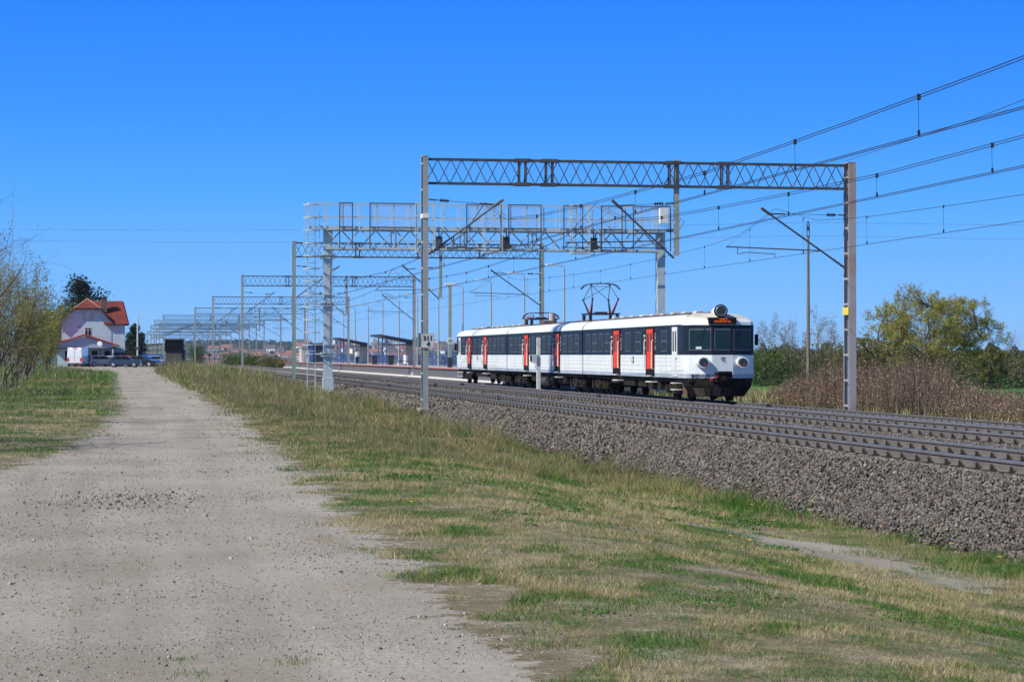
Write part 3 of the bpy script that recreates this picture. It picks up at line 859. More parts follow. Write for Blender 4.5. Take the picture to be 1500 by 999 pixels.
# ------------------------------------------------------------------ signal gantry
def build_gantry():
    xl, xr, y = 10.5, 28.0, 113.5
    zb = -.42
    g = thing('signal_gantry', 'light grey signal gantry with a railed walkway spanning all the tracks', 'signal gantry', (xl, y, zb))
    L = xr - xl; q = -zb
    def leg(w=.30):
        return mast_mb(6.62 + q, w, .5, batten=1.6)
    lb = MB(); lb.box(-.22, .22, -.26, .26, 0, 7.95 + q); lb.box(-.27, .27, -.31, .31, 0, .72)
    for zz in (1.5, 4.06, 6.5):
        lb.box(-.36, .36, -.36, .36, zz + q - .1, zz + q - .04); lb.box(-.36, .36, -.36, .36, zz + q + .06, zz + q + .12)
    lb.box(-.55, .55, -.5, .5, -.02, .05)
    lb.build('leg', M_galv, g)
    fb = MB(); fb.box(-.6, .6, -.6, .6, -.8, -.03); fb.build('footing', M_conc, g)
    ob = MB(); ob.box(-.20, .20, -.25, .25, 0, 7.95 + q)
    o = ob.build('leg', M_galv, g); o.location = (L, 0, 0)
    zt = 7.9 + q; zbm = zt - .98
    tr = truss_mb(L + .3, zbm, zt, 1.0, .11, 1.75, .06, (3.6, 7.2, 10.8, 14.4))
    o = tr.build('truss_beam', M_galv, g); o.location = (-.15, 0, 0)
    dk = MB(); dk.box(-1.0, L + .6, -.52, .52, zt + .06, zt + .11); dk.bar((-1.0, -.53, zt + .08), (L + .6, -.53, zt + .08), .03, .14); dk.build('walkway', M_galv, g)
    rl = MB(); posts = [-1.0 + k * (L + 1.6) / 22 for k in range(23)]
    for yy in (-.55, .55):
        for z in (zt + .62, zt + 1.32): rl.bar((-1.0, yy, z), (L + .6, yy, z), .045)
        for p in posts: rl.bar((p, yy, zt + .05), (p, yy, zt + 1.32), .05)
    for p in (-1.0, L + .6):
        for z in (zt + .62, zt + 1.32): rl.bar((p, -.55, z), (p, .55, z), .045)
    rl.build('railing', M_galv, g)
    for (a, b) in [(.55, 1.2), (2.1, 4.5), (7.1, 8.9), (9.3, 11.0), (12.2, 13.2), (14.2, 15.3), (15.9, 17.9)]:
        m = MB()
        m.box(a, b, -.62, -.60, zt + .08, zt + 1.28); o = m.build('mesh_panel', M_mesh, g)
        f = MB()
        for x in (a, b): f.bar((x, -.63, zt - 1.0), (x, -.63, zt + 1.34), .05, .04)
        f.bar((a, -.63, zt + 1.33), (b, -.63, zt + 1.33), .05); f.bar((a, -.63, zt + .1), (b, -.63, zt + .1), .05)
        f.build('frame', M_steeld, o)
    # signal cages and heads seen from behind
    for cx, hd in ((4.9, .5), (8.4, -.6), (13.0, -.9)):
        c = MB()
        for dx in (-.45, .45):
            for yy in (-1.25, -.65):
                c.bar((cx + dx, yy, zt - 1.15), (cx + dx, yy, zt + 1.35), .045)
            for z in (zt - 1.15, zt - .2, zt + .7, zt + 1.35): c.bar((cx + dx, -1.25, z), (cx + dx, -.65, z), .04)
        for z in (zt - 1.15, zt - .6, zt + .12, zt + .75, zt + 1.35): c.bar((cx - .45, -1.25, z), (cx + .45, -1.25, z), .045)
        c.box(cx - .5, cx + .5, -1.28, -.62, zt - 1.2, zt - 1.15)
        co = c.build('service_cage', M_galv, g)
        s = MB(); sx = cx + .72
        s.box(sx - .16, sx + .16, -1.05, -.78, zt - .95, zt - .35); s.cyl((sx, -.9, zt - .4), (sx, -.9, zt + .1), .03); s.cyl((sx + .12, -1.0, zt - .85), (sx + .12, -1.2, zt - .85), .12)
        s.tube([(sx, -.9, zt - .95), (sx + .05, -.9, zt - 1.2), (sx - .15, -.9, zt - 1.25)], .02, 5)
        s.build('signal_head', M_dark if hd < 0 else M_steeld, g)
    cb = MB(); cb.bar((6.0, -1.0, zt - .92), (9.3, -1.0, zt - .92), .05); cb.bar((12.0, -1.0, zt - .86), (17.6, -1.0, zt - .86), .05); cb.build('cable_rail', M_dark, g)
    bx = MB(); bx.box(L - .25, L + .15, -1.0, -.7, zt + .45, zt + 1.25); bx.build('equipment_box', M_trim, g)
    lp = MB(); lp.tube([(L + .3, -.8, zt + .45), (L + .2, -.8, zt + .2), (L + .8, -.8, zt + .1), (L + 1.1, -.8, zt + .55), (L + .9, -.8, zt + .7), (L + .6, -.8, zt + .1)], .02, 5); lp.build('cable_loop', M_dark, g)
    # caged ladder on the left
    ld = MB(); lx = -.85
    for dx in (-.2, .2): ld.bar((lx + dx, -.1, .0), (lx + dx, -.1, zt + 1.2), .05)
    z = .3
    while z < zt: ld.bar((lx - .2, -.1, z), (lx + .2, -.1, z), .03); z += .3
    z = 2.4
    while z < zt + 1.4:
        pts = [(lx - .42 * math.cos(a) * 1.0, -.1 - .62 * math.sin(a), z) for a in [math.pi * k / 8 for k in range(9)]]
        ld.tube(pts, .025, 4); ld.bar((lx - .45, -.1, z), (lx + .45, -.1, z), .03); z += .65
    for k in (1, 3, 5, 7):
        a = math.pi * k / 8; ld.bar((lx - .42 * math.cos(a), -.1 - .62 * math.sin(a), 2.4), (lx - .42 * math.cos(a), -.1 - .62 * math.sin(a), zt + 1.3), .02)
    for z in (1.5 + q, 4.06 + q, 6.5 + q): ld.box(lx - .3, .2, -.3, .2, z, z + .07); ld.bar((lx - .3, -.3, z + .5), (.2, -.3, z + .5), .05)
    ld.build('ladder', M_galv, g)
build_gantry()

# ------------------------------------------------------------------ train
XT, ZT = 24.1, -.42
def build_train():
    tr = thing('electric_train', 'white and navy three car electric train with red doors on the farthest track', 'train', (XT + .12, 87.6, ZT)); tr.scale = (1.075, 1, 1)
    LV = [(.953, 1.385, 0), (1.12, 1.40, 0), (1.90, 1.40, 0), (3.126, 1.40, 0), (3.25, 1.385, .04), (3.38, 1.31, .16), (3.49, 1.15, .36), (3.57, .95, .62), (3.62, .62, .95), (3.645, .25, 1.3)]
    def outline(w, fb, cabf, cabr, L):
        k = w / 1.40
        if cabf: fr = [(-w, .85 + fb), (-1.385 * k, .62 + fb), (-1.33 * k, .47 + fb), (-1.22 * k, .38 + fb), (-.41 * k, fb), (.41 * k, fb), (1.22 * k, .38 + fb), (1.33 * k, .47 + fb), (1.385 * k, .62 + fb), (w, .85 + fb)]
        else: fr = [(-w, .15), (-w, .15), (-w, .15), (-w, .15), (-w * .5, .15), (w * .5, .15), (w, .15), (w, .15), (w, .15), (w, .15)]
        if cabr: re = [(x, L - y) for x, y in reversed([(-w, .85 + fb), (-1.385 * k, .62 + fb), (-1.33 * k, .47 + fb), (-1.22 * k, .38 + fb), (-.41 * k, fb), (.41 * k, fb), (1.22 * k, .38 + fb), (1.33 * k, .47 + fb), (1.385 * k, .62 + fb), (w, .85 + fb)])]
        else: re = [(w, L - .15), (w, L - .15), (w, L - .15), (w, L - .15), (w * .5, L - .15), (-w * .5, L - .15), (-w, L - .15), (-w, L - .15), (-w, L - .15), (-w, L - .15)]
        return fr + re
    cars = [(0.0, 20.6, True, False, [6.3, 12.9], [1.95]), (20.6, 42.5, False, False, [6.5, 15.5], []), (42.5, 63.1, False, True, [7.9, 14.4], [18.6])]
    LABC = ['leading carriage with the cab, headlamps and destination display', 'middle carriage with both pantographs on its roof', 'rear carriage, nearest the platform']
    bodies = []
    for ci, (y0, y1, cf, cr, doors, cabd) in enumerate(cars):
        L = y1 - y0; m = MB()
        rings = [[(x, y, z) for x, y in outline(w, fb, cf, cr, L)] for z, w, fb in LV]
        n = len(rings[0])
        def rmat(li, k):
            z = LV[li][0]
            if li == 0: return 2
            if li == 1: return 0
            if li == 2: return 1
            if li in (3, 4): return 0
            if li == 5: return 3 if (cf and 1 <= k < 8) or (cr and 11 <= k < 18) else 0
            if li == 6: return 3 if (cf and 1 <= k < 8) or (cr and 11 <= k < 18) else (0 if k in (9, 19) else 4)
            return 3 if (cf and 1 <= k < 8 and li < 8) or (cr and 11 <= k < 18 and li < 8) else 4
        for li in range(len(rings) - 1):
            for k in range(n):
                k2 = (k + 1) % n
                a, b_, c, d = rings[li][k], rings[li][k2], rings[li + 1][k2], rings[li + 1][k]
                if (Vector(a) - Vector(b_)).length < 1e-5: continue
                m.add([a, b_, c, d], [(0, 1, 2, 3)], rmat(li, k))
        m.add(rings[-1], [tuple(range(n))], 4)
        m.add(rings[0], [tuple(reversed(range(n)))], 2)
        # ribs, coloured darker to draw the shadow lines of the corrugations
        for z in (1.24, 1.45, 1.62, 1.78):
            m.box(-1.408, -1.398, 1.0 if cf else .2, L - (1.0 if cr else .2), z, z + .018, 5)
        bod = m.build('carriage_body', [M_white, M_navy, M_sill, M_cream, M_troof, M_ribshade], tr, smooth=True, fix=True)
        bod['label'] = LABC[ci]
        bod.location = (0, y0, 0); bodies.append(bod)
        # drip rail along the band top
        d = MB(); d.box(-1.425, -1.401, .9 if cf else .2, L - (.9 if cr else .2), 3.118, 3.145); d.build('gutter', M_navy, bod)
        # doors
        for dy in doors:
            dd = MB()
            dd.box(-1.415, -1.395, dy - .80, dy + .80, 1.0, 3.10, 1)       # dark recess
            dd.box(-1.432, -1.416, dy - .55, dy - .02, 1.30, 3.02, 0); dd.box(-1.432, -1.416, dy + .02, dy + .55, 1.30, 3.02, 0)
            dd.box(-1.438, -1.433, dy - .42, dy - .15, 2.05, 2.85, 2); dd.box(-1.438, -1.433, dy + .15, dy + .42, 2.05, 2.85, 2)
            dd.build('door', [M_red, M_black, M_glass], bod)
            hr = MB()
            for s in (-1, 1):
                hr.tube([(-1.43, dy + s * .68, 1.30), (-1.50, dy + s * .68, 1.33), (-1.50, dy + s * .68, 2.50), (-1.43, dy + s * .68, 2.53)], .022, 5)
            hr.build('handrail', M_trim, bod)
            st = MB(); st.box(-1.50, -1.20, dy - .45, dy + .45, .72, .76); st.box(-1.50, -1.20, dy - .35, dy + .35, .985, 1.015); st.build('step', M_trim, bod)
            # white vertical lettering beside the door
            lt = MB(); r2 = random.Random(int(dy * 10) + ci)
            z = 2.80
            while z > 2.12:
                for k in range(3):
                    if r2.random() < .7: lt.box(-1.409, -1.402, dy - .98 + k * .05, dy - .98 + k * .05 + .028, z, z + .045)
                z -= .075
            lt.box(-1.409, -1.402, dy + .92, dy + 1.20, 2.70, 2.78); lt.box(-1.409, -1.402, dy + 1.0, dy + 1.12, 2.45, 2.62); lt.box(-1.409, -1.402, dy + .94, dy + 1.18, 2.16, 2.27)
            lt.build('white_lettering', M_plate, bod)
        for dy in cabd:
            dd = MB(); dd.box(-1.425, -1.40, dy - .42, dy + .42, 1.02, 3.06, 0)
            dd.box(-1.432, -1.426, dy - .30, dy - .10, 2.05, 2.88, 1); dd.box(-1.432, -1.426, dy + .08, dy + .28, 2.05, 2.88, 1)
            dd.box(-1.445, -1.426, dy - .35, dy - .30, 1.70, 1.80, 1)
            dd.build('cab_door', [M_lampw, M_glass], bod)
            st = MB(); st.box(-1.50, -1.20, dy - .35, dy + .35, .72, .75); st.box(-1.50, -1.20, dy - .35, dy + .35, .45, .48); st.build('step', M_trim, bod)
        # windows
        occ = [(d - 1.3, d + 1.3) for d in doors] + [(d - .6, d + .6) for d in cabd]
        lo = 1.0 if cf else .7; hi = L - (1.0 if cr else .7)
        y = lo; ivs = []
        for a, b in sorted(occ) + [(hi, hi)]:
            if a - y > 1.0: ivs.append((y, a))
            y = max(y, b)
        for a, b in ivs:
            nwin = max(1, int((b - a) / 1.35)); st_ = (b - a) / nwin
            for k in range(nwin):
                c = a + (k + .5) * st_; w = min(.46, st_ * .36)
                big = (k % 2 == 1)
                wm = MB()
                wm.box(-1.412, -1.401, c - w - .05, c + w + .05, 2.05, 2.92, 0)
                if big: wm.box(-1.418, -1.413, c - w, c + w, 2.09, 2.89, 1)
                else:
                    wm.box(-1.418, -1.413, c - w, c + w, 2.09, 2.46, 1); wm.box(-1.418, -1.413, c - w, c + w, 2.51, 2.89, 1)
                wm.box(-1.425, -1.413, c - w, c + w, 2.045, 2.07, 0)
                wm.build('window', [M_frame, M_glass], bod)
        if ci == 0 or ci == 2:
            p = MB(); yy = (doors[0] + doors[1]) / 2; p.box(-1.414, -1.401, yy - .2, yy + .2, 1.55, 1.82, 1); p.box(-1.418, -1.415, yy - .15, yy + .15, 1.58, 1.79, 0); p.build('number_plate', [M_conc, M_black], bod)
        # ventilators
        if ci != 1:
            for k in range(9):
                v = MB(); yy = 2.2 + k * 1.95 if cf else 1.2 + k * 1.95
                for xx in (-.42,):
                    v.prism([(xx - .16, 3.60), (xx + .16, 3.60), (xx + .12, 3.74), (xx - .12, 3.74)], yy - .28, yy + .28)
                v.build('roof_ventilator', M_cream, bod, bevel=.02)
        rw = MB(); rw.box(-.7, -.62, 2.4 if cf else .4, L - (2.4 if cr else .4), 3.60, 3.66); rw.box(.1, .4, 2.6 if cf else .4, L - (2.6 if cr else .4), 3.64, 3.70); rw.build('roof_walkway', M_troof, bod)
        # bogies
        for by in ((3.1, L - 2.6) if cf else ((2.6, L - 3.1) if cr else (2.8, L - 2.8))):
            bg = MB()
            for s in (-1, 1):
                bg.box(s * 1.02 - .06, s * 1.02 + .06, -1.75, 1.75, .50, .66)
                for e in (-1, 1):
                    bg.box(s * 1.05 - .13, s * 1.05 + .13, e * 1.25 - .17, e * 1.25 + .17, .28, .62)
                    for o2 in (-.34, .34): bg.cyl((s * 1.06, e * 1.25 + o2, .40), (s * 1.06, e * 1.25 + o2, .80), .085, n=8)
                bg.box(s * 1.1 - .1, s * 1.1 + .1, -.32, .32, .30, .50); bg.cyl((s * 1.08, -.18, .45), (s * 1.08, -.18, .85), .11, n=8); bg.cyl((s * 1.08, .18, .45), (s * 1.08, .18, .85), .11, n=8)
            bg.box(-.9, .9, -.3, .3, .45, .75)
            bo = bg.build('bogie', M_under, tr); bo.location = (0, y0 + by, 0)
            for e in (-1, 1):
                for s in (-1, 1):
                    wl = MB(); wl.cyl((s * .70, e * 1.25, .44), (s * .83, e * 1.25, .44), .44, n=24); wl.cyl((s * .83, e * 1.25, .44), (s * .90, e * 1.25, .44), .15, n=12); wl.cyl((s * .66, e * 1.25, .44), (s * .70, e * 1.25, .44), .465, n=24)
                    wl.build('wheel', M_black, bo)
        ub = MB(); ub.box(-1.25, 1.25, .3, L - .3, .80, .95)
        for (a, b, z) in [(5.4, 7.6, .42), (8.0, 9.6, .50), (10.2, 13.0, .38), (13.6, 15.2, .46)]:
            if ci == 1 or (a < 10): ub.box(-1.18, -.2, a, b, z, .82); ub.box(.2, 1.18, a, b, z, .82)
            else: ub.box(-1.18, -.5, a, b, z + .14, .82)
        uo = ub.build('underframe', M_under, tr); uo.location = (0, y0, 0)
        if ci == 1:
            tk = MB(); tk.cyl((-1.0, 4.6, .50), (-1.0, 7.4, .50), .27, n=14); o = tk.build('air_tank', M_steeld, tr); o.location = (0, y0 + 6, 0)
    # gangways
    for yb_ in (20.6, 42.5):
        g = MB()
        for k in range(5): g.box(-1.15 + .04 * (k % 2), 1.15 - .04 * (k % 2), yb_ - .16 + k * .066, yb_ - .16 + k * .066 + .05, .9, 3.35)
        g.build('gangway_bellows', M_black, tr)
    b0 = bodies[0]
    # front glazing on the facets
    def fq(A, B, u0, u1, z0, z1, off, mb, mi=0, th=.02):
        A = Vector((A[0], A[1], 0)); B = Vector((B[0], B[1], 0)); d = (B - A); nrm = Vector((d.y, -d.x, 0)).normalized()
        if nrm.y > 0: nrm = -nrm
        p = A + d * u0; q = A + d * u1
        vs = []
        for o_ in (off - th, off):
            for P_, z in ((p, z0), (q, z0), (q, z1), (p, z1)):
                vs.append((P_.x + nrm.x * o_, P_.y + nrm.y * o_, z))
        mb.add(vs, [(3, 2, 1, 0), (4, 5, 6, 7), (0, 1, 5, 4), (1, 2, 6, 5), (2, 3, 7, 6), (3, 0, 4, 7)], mi)
    FA = (-1.22, .38); FB = (-.41, 0); FC = (.41, 0); FD = (1.22, .38)
    for (A, B, u0, u1) in ((FA, FB, .03, .93), (FB, FC, .14, .82), (FC, FD, .06, .93)):
        w = MB(); fq(A, B, u0 - .03, u1 + .03, 2.08, 2.97, .012, w, 0); fq(A, B, u0, u1, 2.13, 2.92, .020, w, 1, .006)
        wo = w.build('windscreen', [M_frame, M_wglass], b0)
    for (A, B, t) in ((FA, FB, .55), (FC, FD, .35)):
        a = Vector((A[0], A[1], 0)).lerp(Vector((B[0], B[1], 0)), t); wp = MB()
        wp.tube([(a.x + .1, a.y - .07, 3.02), (a.x, a.y - .09, 2.8), (a.x - .18, a.y - .07, 2.5)], .012, 4); wp.build('windscreen_wiper', M_black, b0)
    cd = MB(); fq(FA, FB, .30, .55, 2.14, 2.24, .03, cd, 0, .006); cd.build('paper_notice', M_plate, b0)
    for s in (-1, 1):
        hx = s * .77; hz = 1.60
        hl = MB(); pts = [(0.16, .20), (.0, .225), (-.12, .235), (-.19, .23)]
        hl.tube([(hx, .34, hz), (hx, -.05, hz), (hx, -.14, hz)], [.235, .235, .222], 24, 0)
        ho = hl.build('headlight', M_lampw, b0, smooth=True)
        ln = MB(); ln.cyl((hx, -.141, hz), (hx, -.155, hz), .175, .165, n=24); ln.build('lens', M_lens, ho)
        rl = MB(); rl.cyl((hx + .03, -.156, hz - .09), (hx + .03, -.17, hz - .09), .035, n=12); rl.build('red_lens', M_redlens, ho)
    tl = MB(); tl.tube([(0, 1.35, 3.62), (0, .9, 3.66), (0, .32, 3.70), (0, .26, 3.70)], [.12, .21, .25, .25], 28); to = tl.build('top_headlight', M_lampw, b0, smooth=True)
    rg = MB(); rg.cyl((0, .275, 3.70), (0, .22, 3.70), .27, .262, n=28); rg.build('rim', M_black, to)
    ln = MB(); ln.cyl((0, .219, 3.70), (0, .205, 3.70), .185, .18, n=24); ln.build('lens', M_lens, to)
    rr = MB(); rr.tube([(.20 * math.cos(a), .212, 3.70 + .20 * math.sin(a)) for a in [2 * math.pi * k / 24 for k in range(25)]], .016, 5); rr.build('trim_ring', M_alloy, to)
    ds = MB(); ds.box(-.54, .54, -.03, .5, 3.155, 3.43); do = ds.build('destination_display', M_black, b0, bevel=.01)
    text('1 SPR0571', .085, M_led, do, (.02, -.034, 3.335), name='display_text', ex=.001)
    text('SZCZECIN GL.', .105, M_led, do, (0, -.034, 3.235), name='display_text', ex=.001)
    lip = MB(); lip.box(-.50, .50, -.045, .0, 3.135, 3.153); lip.build('ledge', M_frame, do)
    nb = text('EN57-112rb', .20, M_ink, b0, (-.83, .178, .985), rot=(rad(90), 0, -math.atan2(.38, .81)), name='unit_number', ex=.003, bold=.005, sx=.70)
    em = MB(); em.bar((-.08, -.012, 1.80), (.0, -.012, 1.66), .05, .02); em.bar((-.02, -.012, 1.82), (.06, -.012, 1.68), .05, .02); em.box(-.02, .10, -.018, -.002, 1.78, 1.81); em.build('emblem', M_frame, b0)
    # apron / plough
    ap = MB()
    out = [(-1.36, .85), (-1.30, .50), (-1.18, .40), (-.41, .05), (.41, .05), (1.18, .40), (1.30, .50), (1.36, .85)]
    low = [(-1.02, .85), (-1.0, .60), (-.9, .5), (-.38, .22), (.38, .22), (.9, .5), (1.0, .60), (1.02, .85)]
    nn = len(out)
    ap.add([(x, y, .95) for x, y in out] + [(x * .97, y, .62) for x, y in out] + [(x, y, .20) for x, y in low], [(i, i + 1, nn + i + 1, nn + i) for i in range(nn - 1)] + [(nn + i, nn + i + 1, 2 * nn + i + 1, 2 * nn + i) for i in range(nn - 1)])
    ap.build('snow_plough', M_black, tr)
    M_dust = pm('brake_dust_brown', (.13, .095, .07), (.06, .05, .042), 5, .9)
    def lowq(i, u0, u1, v0, v1, nm, mt):
        A = Vector((out[i][0] * .97, out[i][1], .62)); B = Vector((out[i + 1][0] * .97, out[i + 1][1], .62)); A2 = Vector((*low[i], .20)); B2 = Vector((*low[i + 1], .20))
        f = lambda u, v: A.lerp(B, u).lerp(A2.lerp(B2, u), v) + Vector((-.006, -.012, 0))
        q = MB(); ps = [f(u0, v0), f(u1, v0), f(u1, v1), f(u0, v1)]
        q.add(ps + [p_ + Vector((.004, .009, 0)) for p_ in ps], [(0, 1, 2, 3), (7, 6, 5, 4), (0, 4, 5, 1), (1, 5, 6, 2), (2, 6, 7, 3), (3, 7, 4, 0)]); q.build(nm, mt, tr)
    lowq(2, .05, .62, .15, .92, 'plough_panel', M_dust); lowq(2, .68, .95, .1, .9, 'plough_panel', M_under); lowq(3, .05, .45, .1, .9, 'plough_panel', pm('dusty_grey_plate', (.10, .10, .09), (.05, .05, .045), 5, .9)); lowq(3, .55, .95, .1, .9, 'plough_panel', M_under)
    rp = MB(); rp.box(-1.16, -1.12, 1.0, 1.9, .28, .78); rp.box(-1.14, -1.10, 1.92, 2.3, .24, .6, 1); rp.build('side_plate', [M_rust, M_black], tr)
    cp = MB(); cp.box(-.30, .30, -.32, .15, .80, 1.20); cp.box(-.27, .27, -.42, -.30, 1.13, 1.24); cp.cyl((0, -.30, .96), (0, -.50, .96), .12, .09, n=16); cp.cyl((.14, -.30, .9), (.14, -.42, .9), .08, n=12); cp.bar((.1, -.36, .82), (.42, -.36, .62), .03, .03)
    cp.build('coupler', M_black, tr, bevel=.015)
    for hx in (-.42, -.36):
        ho = MB(); ho.tube([(hx, -.02, .86), (hx - .05, -.16, .6), (hx + .05, -.2, .42), (hx + .12, -.14, .58), (hx + .1, -.02, .7)], .022, 6); ho.build('brake_hose', M_black, tr)
    for hx in (.5, .62):
        ho = MB(); ho.tube([(hx, .05, .86), (hx, -.08, .6), (hx - .12, -.1, .5)], .022, 6); ho.build('brake_hose', M_black, tr)
    rc = MB(); rc.box(-.34, -.28, -.36, -.30, .98, 1.04); rc.build('red_cock', M_redlens, tr)
    rc = MB(); rc.box(-.50, -.40, -.10, .0, .86, .92); rc.build('red_cock', M_redlens, tr)
    mr = MB(); mr.box(1.42, 1.56, .55, .62, 2.30, 2.75); mr.build('side_mirror', M_black, b0, bevel=.02)
    mr = MB(); mr.box(-1.56, -1.42, 62.3, 62.4, 2.20, 2.65); o = mr.build('side_mirror', M_black, tr)
    # pantographs
    def panto(yc, up, nm):
        p = MB()
        for x in (-.65, .65):
            p.bar((x, -1.0, 3.99), (x, 1.0, 3.99), .07)
            for yy in (-.8, .8):
                p.cyl((x, yy, 3.60), (x, yy, 3.95), .075, n=10, m=1)
                for k in range(4): p.cyl((x, yy, 3.66 + k * .07), (x, yy, 3.68 + k * .07), .10, n=10, m=1)
        for yy in (-.9, .9, 0): p.bar((-.75, yy, 3.99), (.75, yy, 3.99), .07)
        p.box(-.25, .25, -.35, .35, 3.97, 4.10)
        base = p.build('pantograph', [M_dark, M_insul], bodies[1]); base.location = (0, yc, 0)
        a = MB()
        if up:
            zk, yk, ztp = 4.72, 1.15, 5.46
            for s in (-1, 1):
                for e, mi in ((-1, 1), (1, 0)):
                    a.tube([(s * .52, e * .25, 4.02), (s * .62, e * yk, zk)], [.065, .035], 6, mi)
                    a.cyl((s * .62, e * yk, zk - .03), (s * .62, e * yk, zk + .06), .05, n=6)
                    a.cyl((s * .62, e * yk, zk), (s * .45, 0, ztp), .018, n=5)
                a.cyl((s * .62, yk * 1, zk), (-s * .45, 0, ztp), .015, n=5)
                a.cyl((s * .45, 0, ztp), (s * .45, 0, ztp + .08), .05, n=6)
            for e in (-1, 1): a.cyl((-.62, e * yk, zk), (.62, e * yk, zk), .014, n=5) if e > 5 else None
            a.cyl((-.45, 0, ztp - .06), (.45, 0, ztp - .06), .012, n=5)
            for yy in (-.16, .16):
                a.tube([(-.95, yy, ztp - .22), (-.80, yy, ztp - .03), (-.62, yy, ztp + .05), (-.3, yy, ztp + .09), (.3, yy, ztp + .09), (.62, yy, ztp + .05), (.80, yy, ztp - .03), (.95, yy, ztp - .22)], .022, 6)
        else:
            for s in (-1, 1):
                for e in (-1, 1):
                    a.tube([(s * .52, e * .25, 4.04), (s * .60, e * 1.25, 4.12)], [.06, .035], 6, 1)
                    a.cyl((s * .60, e * 1.25, 4.12), (s * .42, 0, 4.24), .018, n=5)
            for yy in (-.16, .16):
                a.tube([(-.98, yy, 3.98), (-.95, yy, 4.16), (-.72, yy, 4.32), (-.3, yy, 4.35), (.3, yy, 4.35), (.72, yy, 4.32), (.95, yy, 4.16), (.98, yy, 3.98)], .025, 6)
        a.build('pantograph_arms', [M_wire, M_pred], base)
    panto(2.7, True, 0); panto(19.0, False, 0)
    eq = MB(); eq.box(-.35, .35, 16.1, 17.2, 3.60, 3.86); eq.build('roof_equipment', M_troof, bodies[1], bevel=.03)
    eq = MB(); eq.cyl((.3, 17.3, 3.85), (.3, 17.3, 4.3), .16, n=12); eq.build('surge_arrester', M_conc, bodies[1])
    rr = MB(); rr.box(-.9, .6, 1.2, 4.4, 3.55, 3.66); rr.box(-.9, .6, 17.4, 20.6, 3.55, 3.66); rr.build('roof_deck', M_troof, bodies[1])
build_train()

# ------------------------------------------------------------------ cabinet post between the tracks
pp = thing('marker_post', 'slim white post with a grey box between the middle track and the train', 'post', (20.5, 108.3, -.45))
m = MB(); m.box(-.09, .09, -.09, .09, -.2, 2.78); m.build('post', M_plate, pp, bevel=.01)
m = MB(); m.box(-.34, -.09, -.16, .12, 1.55, 1.95); m.box(-.42, -.34, -.1, .08, 1.60, 1.92, 1); m.build('switch_box', [M_galv, M_dark], pp, bevel=.01)
m = MB(); m.tube([(-.2, -.1, 1.55), (-.16, -.1, 1.3), (-.08, -.1, 1.2)], .012, 5); m.build('cable', M_dark, pp)

